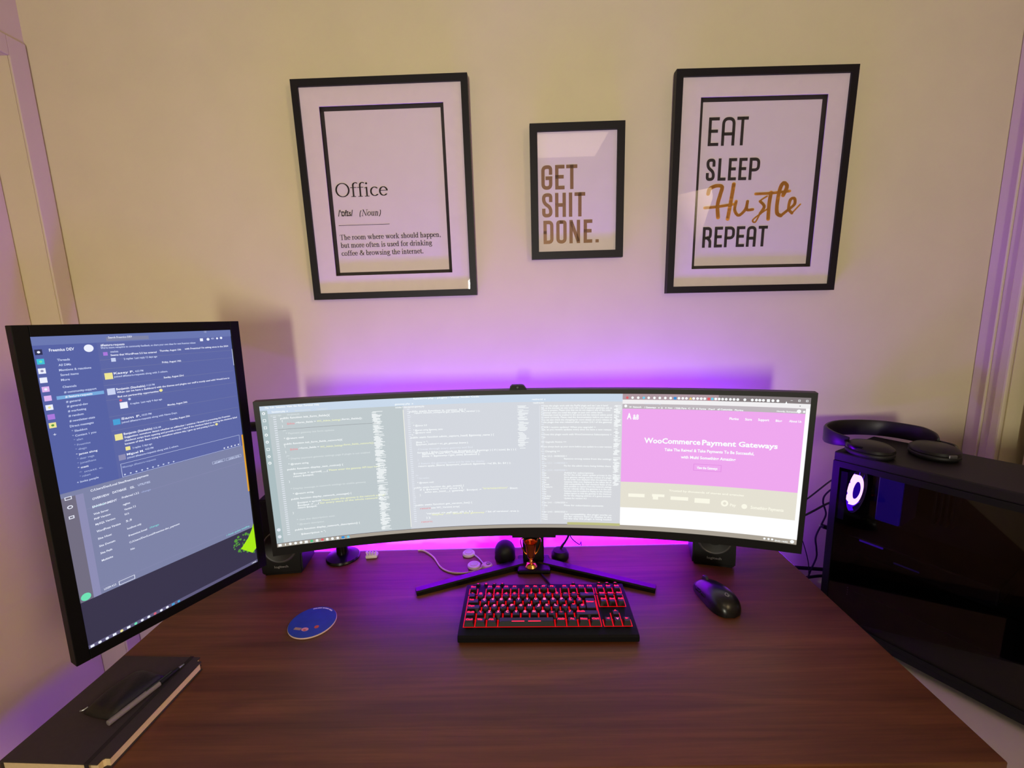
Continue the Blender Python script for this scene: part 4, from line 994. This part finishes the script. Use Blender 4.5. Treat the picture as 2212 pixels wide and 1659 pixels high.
# ------------------------------------------------------------------ mouse
MO = thing('mouse', 'black computer mouse right of the keyboard', 'mouse', (.4320, .9010, DZ), (0, 0, R(14)))
b = B(); NU, NV = 28, 24; L2 = .0625
def mp(s, t):                               # s along the length (-1 rear .. 1 front), t across (-1..1)
    hw_ = .0335*(1-.16*s-.10*(1-s*s)*.6)*math.sqrt(max(0, 1-abs(s)**3.2))
    top = .040*(1-.30*(s+.25)**2-.10*max(0, s))*max(0, 1-abs(s)**4)**.5
    return (hw_*math.sin(t*math.pi/2), s*L2, max(0.0008, .001+top*(max(0, math.cos(t*math.pi/2)))**.62))
g = [[b.verts.new(mp(-1+2*i/NU, -1+2*j/NV)) for j in range(NV+1)] for i in range(NU+1)]
for i in range(NU):
    for j in range(NV): b.faces.new((g[i][j], g[i][j+1], g[i+1][j+1], g[i+1][j]))
bmesh.ops.remove_doubles(b, verts=b.verts, dist=1e-5); bmesh.ops.recalc_face_normals(b, faces=b.faces)
mk('shell', b, mat('mouse_plastic', (13, 12, 14), .3), MO, 'all')
b = B(); X = Matrix.Translation((0, .034, .0295)) @ Matrix.Rotation(R(90), 4, 'Y'); lathe(b, [(0, -.0035), (.0085, -.0035), (.0095, -.002), (.0095, .002), (.0085, .0035), (0, .0035)], seg=24, xf=X)
mk('scroll_wheel', b, mat('wheel_rubber', (40, 38, 42), .5), MO, True)
b = B(); FM = lambda x, y: (x, y, mp(y/L2, max(-1, min(1, math.asin(max(-1, min(1, x/.028)))*2/math.pi)))[2]+.0006)
stroke(b, rp([(.004, -.034), (0, -.031), (-.005, -.036), (0, -.041), (.005, -.037), (.001, -.037)], .003), .0016, FM)
mk('emblem', b, M_GREY, MO, label='small grey round emblem')
b = B()
for y in (.0, .018): box(b, -.0335, -.027, y-.007, y+.007, .016, .021, .0015)
mk('side_buttons', b, M_GLOSSB, MO)

# ------------------------------------------------------------------ coaster
CO = thing('coaster', 'round blue printed coaster lying on the desk left of the keyboard', 'coaster', (-.4640, .8500, DZ), (0, 0, R(-9)))
b = B(); lathe(b, disc(.0495, .0003, .0036, .0008), seg=56); mk('disc', b, mat('cork_edge', (205, 178, 168), .7), CO, True)
b = B(); CF = lambda z: (lambda x, y: (x, y, z)); flat_disc(b, 0, 0, .0488, CF(.0039), 0, 56); pr = mk('printed_face', b, mat('coaster_blue', (28, 62, 150), .5, noise=.12, nscale=60), CO)
b = B()
for a0, a1 in ((122, 110), (109, 97), (95, 88), (87, 74), (72, 58)): stroke(b, [Vector(p) for p in arc(0, 0, .0440, .0440, a0, a1, 5)], .0030, CF(.0042), 0, False)
mk('arched_line', b, mat('white_ink', (225, 222, 235), .6), pr, label='white arched line of print')
b = B(); flat_disc(b, .019, -.014, .0048, CF(.0042), 0); flat_disc(b, -.0015, -.0245, .0078, CF(.0042), 1, ry=.0055); flat_rect(b, -.026, -.0285, -.0105, -.0215, CF(.0042), 2)
flat_disc(b, -.001, -.0265, .0035, CF(.0044), 0, ry=.002)
mk('printed_spots', b, [mat('orange_ink', (205, 84, 50), .6), mat('pink_ink', (225, 150, 160), .6), mat('sand_ink', (170, 140, 110), .6)], pr)

# ------------------------------------------------------------------ speakers
def speaker(label, loc, rot):
    t = thing('speaker', label, 'speaker', loc, (0, 0, R(rot)), 'small desk speakers')
    wd, h, dp = .102, .20, .088
    b = B(); vs = []
    for z, y0, y1 in ((.004, 0, dp), (.016, -.002, dp), (h-.01, .014, dp), (h, .022, dp-.01)):
        vs.append([b.verts.new(p) for p in ((-wd/2, y0, z), (wd/2, y0, z), (wd/2, y1, z), (-wd/2, y1, z))])
    for A, C in zip(vs, vs[1:]):
        for k in range(4): b.faces.new((A[k], A[(k+1) % 4], C[(k+1) % 4], C[k]))
    b.faces.new(vs[0][::-1]); b.faces.new(vs[-1]); bmesh.ops.bevel(b, geom=list(b.edges), offset=.0035, segments=2, affect='EDGES'); bmesh.ops.recalc_face_normals(b, faces=b.faces)
    mk('cabinet', b, M_BLACKM, t, True)
    b = B(); box(b, -wd/2+.006, wd/2-.006, .004, dp-.006, .0003, .005, .001); mk('foot', b, M_CABLE, t)
    X = Matrix.Translation((0, .0028, .079)) @ Matrix.Rotation(R(90-5), 4, 'X')
    b = B(); lathe(b, [(.0425, -.001), (.0425, .003), (.040, .0045), (.0365, .003), (.036, -.001)], seg=48, xf=X); mk('driver_ring', b, mat('satin_grey_ring', (92, 92, 98), .3, metal=.6), t, True)
    b = B(); lathe(b, [(.0365, .002), (.016, -.006), (.014, -.003), (.008, .001), (0, .002)], seg=40, xf=X @ Matrix.Translation((0, 0, .0035))); mk('driver_cone', b, mat('speaker_cone', (26, 25, 28), .5), t, True)
    b = B(); put_text(b, 'logitech', -.017, .0235, .034, .0062, lambda x, z: (x, -.0042+(z-.016)*.09, z)); mk('lettering', b, M_GREY, t)
    return t
speaker('black desk speaker standing under the right end of the wide monitor', (.4850, 1.0285, DZ), -14.5)
speaker('black desk speaker half hidden behind the portrait monitor', (-.6250, 1.0300, DZ), 6)

# ------------------------------------------------------------------ small things at the back of the desk
DM = thing('dome_speaker', 'small black dome topped cylinder left of the trophy', 'smart speaker', (-.0490, 1.0850, DZ))
b = B(); lathe(b, [(0, .0003), (.0265, .0003), (.0275, .003), (.0275, .026)]+[(.0275*math.cos(R(a)), .026+.0265*math.sin(R(a))) for a in range(10, 91, 10)], seg=40); mk('body', b, M_BLACKM, DM, True)
b = B(); lathe(b, [(.0278, .004), (.0282, .005), (.0282, .006), (.0278, .007)], seg=40); mk('base_ring', b, M_GLOSSB, DM, True)

TR = thing('trophy', 'tiny gold two handled trophy cup in front of the wide monitor stand', 'trophy', (.0195, 1.0280, DZ+.0125))
M_GOLD = mat('polished_gold', (240, 176, 84), .24, metal=1.0)
b = B(); lathe(b, [(0, .0003), (.0155, .0003), (.0158, .002), (.0145, .004), (.0140, .005), (.0125, .0075), (.0118, .0085), (.0085, .0105), (.005, .012), (0, .012)], seg=36); mk('base', b, M_GOLD, TR, True)
b = B(); lathe(b, [(.004, .011), (.0032, .014), (.0045, .016), (.003, .0185), (.0042, .021), (0, .021)], seg=24); mk('stem', b, M_GOLD, TR, True)
b = B(); lathe(b, [(0, .0205), (.005, .0212), (.0088, .026), (.0108, .034), (.0120, .046), (.0138, .058), (.0158, .0655), (.0163, .067), (.0150, .0672), (.0130, .058), (.0112, .046), (.0095, .034), (.006, .027), (0, .025)], seg=36); mk('cup', b, M_GOLD, TR, True)
for s in (-1, 1):
    b = B(); tube(b, [(s*.0105, 0, .034), (s*.016, 0, .040), (s*.0222, 0, .054), (s*.0255, 0, .068), (s*.0240, 0, .0765), (s*.0185, 0, .0765), (s*.0165, 0, .070), (s*.0152, 0, .0640)], .0019, 8, flat=(.0024, .0014)); mk('handle', b, M_GOLD, TR, True)

AD = thing('adapter', 'dark round adapter lying behind the wide monitor stand', 'adapter', (.0990, 1.0830, DZ))
b = B(); lathe(b, [(0, .0003), (.021, .0003), (.0235, .004), (.0232, .016), (.018, .024), (0, .027)], seg=32); mk('body', b, M_BLACKM, AD, True)
b = B(); tube(b, [(.0, .0, .024), (.006, .004, .034), (.014, .002, .045)], .003, 8); mk('cord_boot', b, M_CABLE, AD, True)

def cable(name, label, pts, r, m=None, group=None):
    b = B(); tube(b, [(p[0], p[1], p[2]+DZ) for p in pts], r, 8, 7); return tag(mk(name, b, m or M_CABLE, None, True), label, 'cable', group)
GC = 'black cables between the desk and the computer'
cable('monitor_cable', 'thick black cable hanging from the wide monitor to the round adapter', [(.138, 1.083, .17), (.132, 1.083, .12), (.1228, 1.080, .070), (.108, 1.085, .038), (.104, 1.086, .030)], .0028)
cable('monitor_cable', 'thin black cable hanging behind the wide monitor down past the desk edge', [(.118, 1.085, .17), (.124, 1.088, .09), (.130, 1.098, .052), (.1537, 1.11, .0234), (.165, 1.1500, .006), (.168, 1.1600, -.05)], .0014)
pcr = lambda y, z: (.748+.854*y-.006*.52, 1.0085+.520*y+.006*.854, z-.152)   # a point just behind the computer's rear panel
cable('computer_cable', 'upper thin black cable running from the wide monitor up to the computer', [(.60, 1.02, .12), (.68, 1.075, .118), (.7556, 1.1, .1453), (.8198, 1.1, .1993), (.845, 1.09, .212), pcr(.12, .365)], .0020, group=GC)
cable('computer_cable', 'second black cable running from the wide monitor to the computer', [(.60, 1.02, .09), (.68, 1.085, .078), (.7569, 1.1, .1006), (.8162, 1.1, .1334), (.845, 1.09, .142), pcr(.12, .295)], .0026, group=GC)
cable('computer_cable', 'black cable with a long loop hanging down behind the computer', [pcr(.10, .33), (.828, 1.10, .176), (.8145, 1.115, .15), (.8135, 1.12, .1255), (.824, 1.12, .0918), (.8154, 1.12, .0623), (.8025, 1.12, .0245), (.8075, 1.12, -.010), (.8092, 1.12, -.0378), (.7962, 1.12, -.0795), (.785, 1.125, -.145)], .0022, group=GC)
cable('computer_cable', 'hair thin black cable hanging below the wide monitor by the desk corner', [(.735, 1.10, .10), (.752, 1.12, .045), (.7698, 1.12, .0088), (.7911, 1.12, -.064), (.796, 1.125, -.145)], .0012, group=GC)
cable('computer_cable', 'thick black power lead crossing low along the wall behind the desk corner', [(.66, 1.158, -.080), (.72, 1.158, -.083), (.78, 1.155, -.0885), (.8536, 1.150, -.093), (.90, 1.148, -.098)], .0052, group=GC)
cable('computer_cable', 'lowest black lead bending away under the desk corner', [(.775, 1.160, -.145), (.7895, 1.158, -.128), (.8138, 1.150, -.1168), (.8554, 1.150, -.1133), (.90, 1.148, -.118)], .0040, group=GC)
PL = thing('cable_plug', 'small black plug on the looping cable behind the computer', 'plug', (.826, 1.118, DZ+.054), (0, R(20), 0))
b = B(); box(b, -.012, .012, -.006, .006, -.005, .005, .0015); mk('body', b, M_CABLE, PL)
b = B(); box(b, -.019, -.012, -.003, .003, -.002, .002, .0005); mk('tip', b, M_METAL, PL)

# white charging things
cable('charging_cable', 'thin white cable curling over the back left of the desk', [(-.2960, 1.1330, .0025), (-.2775, 1.1290, .0025), (-.2450, 1.0960, .0025), (-.2180, 1.0490, .0025), (-.1900, 1.0260, .0025), (-.1550, 1.0200, .0025), (-.1250, 1.0265, .0035), (-.1090, 1.0340, .0075)], .0022, M_CREAM)
AP1 = thing('cable_connector', 'cream round connector on the end of the white cable', 'connector', (-.0950, 1.0385, DZ), (0, 0, R(25)))
b = B(); lathe(b, [(0, .0003), (.012, .0003), (.0145, .004), (.0145, .011), (.012, .0145), (0, .0150)], seg=32); mk('body', b, M_CREAM, AP1, True)
b = B(); X = Matrix.Translation((.004, 0, .015)); lathe(b, [(.0035, -.001), (.006, -.001), (.006, .0012), (.0035, .0012)], seg=20, xf=X); mk('socket', b, mat('socket_grey', (120, 105, 95), .6), AP1, True)  # grey ring for the connector's socket
def puck(label, x, y):
    t = thing('charging_puck', label, 'charger', (x, y, DZ), (0, 0, R(10)), 'white discs on the back of the desk')
    b = B(); lathe(b, [(0, .0003), (.0155, .0003), (.017, .002), (.017, .006), (.0155, .008), (.006, .0088), (0, .0088)], seg=36); mk('body', b, M_WHITEP, t, True)
    b = B(); lathe(b, [(.0095, .0083), (.0105, .0083), (.0105, .0094), (.0095, .0094)], seg=32); mk('rim', b, M_CREAM, t, True); return t
puck('white disc lying beside the cream cable connector', -.1300, 1.0500)
pk = puck('white disc farther back with a short lead to the connector', -.1500, 1.1080)
b = B(); tube(b, [(.014, -.008, .004), (.026, -.030, .003), (.036, -.058, .003), (.047, -.078, .0055)], .0019, 8); mk('lead', b, M_WHITEP, pk, True)
WP = thing('wall_plug', 'white ribbed plug lying by the back edge of the desk', 'plug', (-.4180, 1.1080, DZ), (0, 0, R(6)))
b = B(); box(b, -.016, .016, -.011, .011, .0003, .010, .0035); mk('body', b, M_WHITEP, WP, True)
b = B()
for i in range(4): X = Matrix.Translation((-.010+.0065*i, -.002, .009)) @ Matrix.Rotation(R(-18+12*i), 4, 'Y'); box(b, -.0017, .0017, -.006, .006, 0, .011, .0008, 1, X)
mk('prong', b, M_WHITEP, WP)
WC = thing('webcam', 'tiny black camera bar on top of the wide monitor', 'webcam', (-.0030, 1.0080, DZ+.4785))
b = B(); q = [(-.0185, 0), (.0215, 0), (.0145, .0092), (.010, .0105), (-.013, .0105), (-.0175, .006)]
lo = [b.verts.new((x, -.009, z)) for x, z in q]; hi = [b.verts.new((x, .010, z)) for x, z in q]; b.faces.new(lo); b.faces.new(hi[::-1])
for i in range(6): b.faces.new((lo[(i+1) % 6], lo[i], hi[i], hi[(i+1) % 6]))
bmesh.ops.recalc_face_normals(b, faces=b.faces); mk('body', b, M_BLACKM, WC)
b = B(); lathe(b, disc(.0028, 0, .0012, .0003), seg=16, xf=Matrix.Translation((0, -.009, .006)) @ Matrix.Rotation(R(90), 4, 'X')); mk('lens', b, M_GLOSSB, WC)

# ------------------------------------------------------------------ notebook, pouch, pen
NB = thing('notebook', 'dark hardcover notebook on the near left corner of the desk', 'notebook', (-.7060, .6400, DZ), (0, 0, R(-2.4)))
nw, nl, nt = .0825, .1010, .0185
M_COVER = mat('notebook_cover', (50, 40, 42), .62, noise=.08, nscale=120, bump=.1)
def cover(z0, z1, nm):
    b = B(); box(b, -nw, nw, -nl, nl, z0, z1); bmesh.ops.bevel(b, geom=[e for e in b.edges if abs(e.verts[0].co.z-e.verts[1].co.z) > 1e-6 and e.verts[0].co.x > 0], offset=.010, segments=5, affect='EDGES'); mk(nm, b, M_COVER, NB)
cover(.0004, .0024, 'back_cover'); cover(nt-.0022, nt, 'front_cover')
b = B(); box(b, -nw, -nw+.0022, -nl, nl, .0024, nt-.0022); mk('spine', b, M_COVER, NB)
b = B(); box(b, -nw+.0024, nw-.0025, -nl+.0025, nl-.0025, .0026, nt-.0024); bmesh.ops.bevel(b, geom=[e for e in b.edges if abs(e.verts[0].co.z-e.verts[1].co.z) > 1e-6 and e.verts[0].co.x > 0], offset=.009, segments=5, affect='EDGES')
mk('pages', b, mat('cream_pages', (214, 190, 150), .8, noise=.05, nscale=200), NB)
b = B(); x0, x1 = nw-.030, nw-.0235
for z in ((nt, nt+.0008), (-.0003+.0004, .0004)):
    if z[0] > .01: box(b, x0, x1, -nl-.0008, nl+.0008, z[0], z[1])
box(b, x0, x1, -nl-.0008, -nl, .0004, nt); box(b, x0, x1, nl, nl+.0008, .0004, nt); mk('elastic_band', b, mat('elastic', (26, 18, 20), .8), NB)
NZ = DZ+nt+.0004
PO2 = thing('pouch', 'small soft black pouch lying on the notebook', 'pouch', (-.7010, .6560, NZ), (0, 0, R(-12)))
b = B(); N = 14; top = []; bot = []
for i in range(N+1):
    r1 = []; r2 = []
    for j in range(N+1):
        s, t_ = -1+2*i/N, -1+2*j/N; k = (max(0, 1-abs(s)**5)*max(0, 1-abs(t_)**5))**.5
        x = .034*s*(1-.06*t_*t_); y = .046*t_*(1-.05*s*s); r1.append(b.verts.new((x, y, .001+.0115*k*(1+.12*math.sin(5*s+3*t_))))); r2.append(b.verts.new((x, y, .0004)))
    top.append(r1); bot.append(r2)
for i in range(N):
    for j in range(N): b.faces.new((top[i][j], top[i+1][j], top[i+1][j+1], top[i][j+1])); b.faces.new((bot[i][j+1], bot[i+1][j+1], bot[i+1][j], bot[i][j]))
for i in range(N):
    for A, C in ((top[i][0], top[i+1][0]), (top[i+1][N], top[i][N])):
        pass
    b.faces.new((bot[i][0], bot[i+1][0], top[i+1][0], top[i][0])); b.faces.new((bot[i+1][N], bot[i][N], top[i][N], top[i+1][N]))
    b.faces.new((bot[0][i+1], bot[0][i], top[0][i], top[0][i+1])); b.faces.new((bot[N][i], bot[N][i+1], top[N][i+1], top[N][i]))
bmesh.ops.recalc_face_normals(b, faces=b.faces); mk('body', b, mat('black_leather', (17, 13, 15), .5, bump=.2, nscale=200), PO2, 'all')
b = B(); tube(b, [(-.032, -.036, .005), (-.036, -.041, .003), (-.040, -.043, .0025)], .0013, 8); mk('zip_pull', b, M_METAL, PO2, True, label='small metal zip pull')
PE = thing('pen', 'grey pen with a black end lying across the notebook beside the pouch', 'pen', (-.6600, .6560, NZ), (0, 0, R(-16.0)))
def rod(nm, y0, y1, r0, r1, m, z=.0048):
    X = Matrix.Translation((0, 0, z)) @ Matrix.Rotation(R(-90), 4, 'X')
    b = B(); lathe(b, [(0, y0), (r0*.8, y0), (r0, y0+.0006), (r1, y1-.0006), (r1*.8, y1), (0, y1)], seg=20, xf=X); return mk(nm, b, m, PE, True)
rod('barrel', -.062, .018, .0047, .0047, mat('pen_grey', (120, 112, 116), .45)); rod('grip', .018, .052, .0046, .0032, M_BLACKM); rod('tip', .052, .062, .0026, .0012, M_METAL)
b = B(); box(b, -.0012, .0012, -.004, .040, .0091, .0103, .0004); mk('clip', b, mat('clip_green_grey', (64, 72, 68), .35, metal=.5), PE)

# ------------------------------------------------------------------ white unit and the computer
CZ = .588
CB = thing('drawer_unit', 'white drawer unit beside the desk under the computer', 'drawer unit', (.965, .72, 0))
b = B(); box(b, -.255, .250, -.36, .395, .02, CZ-.018, .002); mk('carcass', b, M_TRIM, CB)
b = B(); box(b, -.258, .253, -.38, .398, CZ-.018, CZ, .002); mk('top', b, mat('white_laminate', (236, 222, 200), .45), CB)
for k in range(3):
    b = B(); box(b, -.25, .245, -.376, -.3605, .03+k*.18, .03+k*.18+.172, .002); d = mk('drawer_front', b, M_TRIM, CB)
    b = B(); tube(b, [(-.06, -.377, .155+k*.18), (-.06, -.395, .155+k*.18), (.06, -.395, .155+k*.18), (.06, -.377, .155+k*.18)], .004, 8, smooth=False); mk('handle', b, M_METAL, d)
PC = thing('computer_tower', 'black desktop computer tower with a glass side and a glowing purple fan', 'computer', (.748, 1.0085, CZ), (0, 0, R(-58.66)))
PL_, PW, PH = .455, .207, .461
b = B(); box(b, 0, PL_, 0, PW, PH-.022, PH, .003); mk('top_panel', b, mat('case_top', (30, 25, 27), .55, spec=.3, bump=.05, nscale=300), PC)
b = B(); box(b, 0, PL_, 0, PW, .018, .034, .002); mk('bottom_panel', b, M_BLACKM, PC)
b = B(); box(b, PL_-.03, PL_+.01, .0, PW, .018, PH-.022, .006); mk('front_panel', b, M_BLACKM, PC)
b = B(); box(b, .0, PL_-.03, PW-.006, PW, .034, PH-.022); mk('right_panel', b, M_BLACKM, PC)
FYc, FZc, FR = .0630, .3560, .0570
b = B()                                           # rear panel with the fan opening left free
for y0, y1, z0, z1 in ((0, PW-.006, .034, FZc-FR-.003), (0, PW-.006, FZc+FR+.003, PH-.022), (FYc+FR+.003, PW-.006, FZc-FR-.003, FZc+FR+.003), (0, .004, FZc-FR-.003, FZc+FR+.003)): box(b, 0, .003, y0, y1, z0, z1)
mk('rear_panel', b, M_BLACKM, PC)
b = B(); box(b, .0, .014, -.001, .006, .034, PH-.022); box(b, PL_-.045, PL_-.03, -.001, .006, .034, PH-.022); box(b, .014, PL_-.045, -.001, .006, PH-.036, PH-.022); box(b, .014, PL_-.045, -.001, .006, .034, .046); mk('side_frame', b, M_BLACKM, PC)
b = B(); box(b, .014, PL_-.045, .0005, .0045, .046, PH-.036); mk('glass_panel', b, glass('smoked_glass', (205, 200, 212), .045, .02), PC, label='smoked glass side panel')
for x in (.05, PL_-.05):
    for y in (.03, PW-.03): b = B(); lathe(b, [(0, .0003), (.012, .0003), (.014, .018), (0, .018)], x, y, 20); mk('foot', b, M_CABLE, PC)
b = B(); box(b, .004, PL_-.032, PW-.024, PW-.018, .13, PH-.03); mk('motherboard', b, mat('circuit_board', (16, 16, 20), .5, noise=.4, nscale=90), PC)
b = B(); box(b, .004, PL_-.032, .012, PW-.024, .036, .125, .002); mk('power_supply_shroud', b, M_BLACKM, PC)
# fan
b = B(); N = 48; w_ = FR+.0025
sq = []
for i in range(N):
    a = 2*math.pi*i/N; c_, s_ = math.cos(a), math.sin(a); k = w_/max(abs(c_), abs(s_)); sq.append((c_*k, s_*k))
for x in (.006, .030):
    ri = [b.verts.new((x, FYc+FR*.97*math.cos(2*math.pi*i/N), FZc+FR*.97*math.sin(2*math.pi*i/N))) for i in range(N)]; ro = [b.verts.new((x, FYc+p[0], FZc+p[1])) for p in sq]
    for i in range(N): b.faces.new((ri[i], ri[(i+1) % N], ro[(i+1) % N], ro[i]))
    if x == .006: pi_, po_ = ri, ro
    else:
        for i in range(N): b.faces.new((pi_[i], pi_[(i+1) % N], ri[(i+1) % N], ri[i])); b.faces.new((po_[i], po_[(i+1) % N], ro[(i+1) % N], ro[i]))
bmesh.ops.recalc_face_normals(b, faces=b.faces); fan = mk('fan', b, M_BLACKM, PC)
FX = Matrix.Translation((0, FYc, FZc)) @ Matrix.Rotation(R(90), 4, 'Y')
b = B(); lathe(b, [(.0215, .012), (.0215, .0285), (.0235, .0300), (.0350, .0296), (.0372, .0280), (.0375, .012)], seg=48, xf=FX); mk('light_ring', b, emit('fan_ring', (255, 190, 255), 5.0), fan, True, label='white pink glowing ring')
b = B(); lathe(b, [(0, .0300), (.018, .0300), (.0213, .0285), (.0213, .012)], seg=40, xf=FX); mk('hub', b, emit('fan_hub', (64, 0, 224), .8), fan, True)
for k in range(9):
    b = B(); a0 = 2*math.pi*k/9; P_ = []
    for i in range(7):
        r_ = .0376+(FR*.95-.0376)*i/6; tw = .25*i/6; P_.append([b.verts.new((x, FYc+r_*math.cos(a0+da+tw), FZc+r_*math.sin(a0+da+tw))) for x, da in ((.015, -.34), (.020, 0.0), (.0255, .33))])
    for A, C in zip(P_, P_[1:]):
        for j in range(2): b.faces.new((A[j], A[j+1], C[j+1], C[j]))
    mk('blade', b, emit('fan_blade', (88, 0, 255), 1.7), fan, True, label='translucent purple lit blade')
# cooler, memory, graphics card
b = B()
for i in range(11): box(b, .075+i*.0042, .0762+i*.0042, .060, .150, .300, .412)
box(b, .076, .118, .085, .125, .30, .41); cooler = mk('cpu_cooler', b, mat('cooler_fins', (70, 40, 130), .35, metal=.5), PC)
b = B(); box(b, .073, .118, .052, .060, .302, .413, .0035, 3); mk('cooler_cap', b, emit('cooler_baked_glow', (38, 0, 190), .32), cooler)  # blue glow put into the cap's emission, as if lit by the fan
b = B(); tube(b, [(.074, .059, .4005), (.074, .059, .4145)], .0011, 6, smooth=False); tube(b, [(.074, .059, .4145), (.100, .0555, .4185)], .0013, 6, smooth=False); mk('accent_light', b, emit('accent_magenta', (255, 40, 230), 1.1), cooler)
for i in range(4): b = B(); box(b, .150+i*.010, .155+i*.010, .135, PW-.026, .30, .43, .001); mk('memory_stick', b, mat('memory_black', (24, 22, 30), .4), PC)
b = B(); box(b, .010, .285, .045, PW-.026, .205, .245, .004); gpu = mk('graphics_card', b, M_BLACKM, PC)
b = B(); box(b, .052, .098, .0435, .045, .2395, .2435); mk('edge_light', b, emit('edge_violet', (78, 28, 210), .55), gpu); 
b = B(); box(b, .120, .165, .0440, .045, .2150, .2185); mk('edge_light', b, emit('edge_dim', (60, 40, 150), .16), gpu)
for i in range(3): pass
b = B()
for z in (.186, .180, .174, .168): box(b, .0500, .0512, .0118, .0124, z-.06, z-.0580)
mk('screw_row', b, M_METAL, PC)

# ------------------------------------------------------------------ headphones lying on the computer
HP = thing('headphones', 'black headphones lying folded flat on top of the computer', 'headphones', (.0, .0, .0))
A0 = Vector((.748, 1.0085, CZ)); dd = Vector((math.cos(R(-58.66)), math.sin(R(-58.66)), 0)); wv = Vector((-dd.y, dd.x, 0))
HP.location = A0 + dd*.098 + wv*.078 + Vector((0, 0, PH)); HP.rotation_euler = (0, 0, R(-58.66+51.5))
def cupf(sx, y0, rot):
    X = Matrix.Translation((sx, y0, 0)) @ Matrix.Rotation(R(rot), 4, 'Z')
    b = B(); lathe(b, [(0, .0305), (.018, .0300), (.034, .0265), (.042, .0205), (.0435, .0150), (.040, .0135), (0, .0135)], seg=40, xf=X, sy=1.16); c_ = mk('ear_cup', b, mat('headphone_shell', (24, 21, 22), .42, spec=.35), HP, True)
    b = B(); N = 40; prof = [(.0205, .004), (.0290, .0004), (.038, .0010), (.0435, .0065), (.0425, .0130), (.030, .0138), (.021, .0120)]
    lathe(b, prof+[prof[0]], seg=N, xf=X, sy=1.16); mk('ear_pad', b, mat('ear_pad_leather', (22, 19, 21), .55), c_, 'all')
    return X
cupf(-.062, .004, 8); cupf(.066, -.002, -8)
b = B(); pts = [(-.092, .030, .0225), (-.110, .060, .0225), (-.105, .105, .0225), (-.060, .150, .0225), (0, .163, .0225), (.060, .150, .0225), (.102, .105, .0225), (.108, .060, .0225), (.096, .030, .0225)]
P_ = catmull(pts, 8); rings = []
for i, p in enumerate(P_):
    t_ = (P_[min(i+1, len(P_)-1)]-P_[max(i-1, 0)]).normalized(); n_ = Vector((-t_.y, t_.x, 0))
    s_ = min(1, .55+.45*math.sin(math.pi*i/(len(P_)-1))*1.6); hh = .020*min(1, s_); th = .0042*min(1.0, s_)
    rings.append([b.verts.new(p+n_*a+Vector((0, 0, c_))) for a, c_ in ((-th, -hh*.8), (-th*.5, -hh), (th*.5, -hh), (th, -hh*.8), (th, hh*.8), (th*.5, hh), (-th*.5, hh), (-th, hh*.8))])
for A, C in zip(rings, rings[1:]):
    for k in range(8): b.faces.new((A[k], A[(k+1) % 8], C[(k+1) % 8], C[k]))
b.faces.new(rings[0]); b.faces.new(rings[-1][::-1]); bmesh.ops.recalc_face_normals(b, faces=b.faces)
mk('headband', b, mat('headband_satin', (34, 29, 31), .42, spec=.35), HP, True)
for s in (-1, 1):
    b = B(); x0 = -.062 if s < 0 else .066; tube(b, [(x0+s*.030, -.020, .020), (x0+s*.044, .004, .021), (x0+s*.034, .036, .021), (s*.094, .034, .0225)], .004, 8, flat=(.0035, .006)); mk('yoke', b, M_GLOSSB, HP, True)
b = B(); box(b, .058, .074, -.053, -.0485, .012, .019, .001); mk('hinge_badge', b, M_METAL, HP, label='small metal badge')
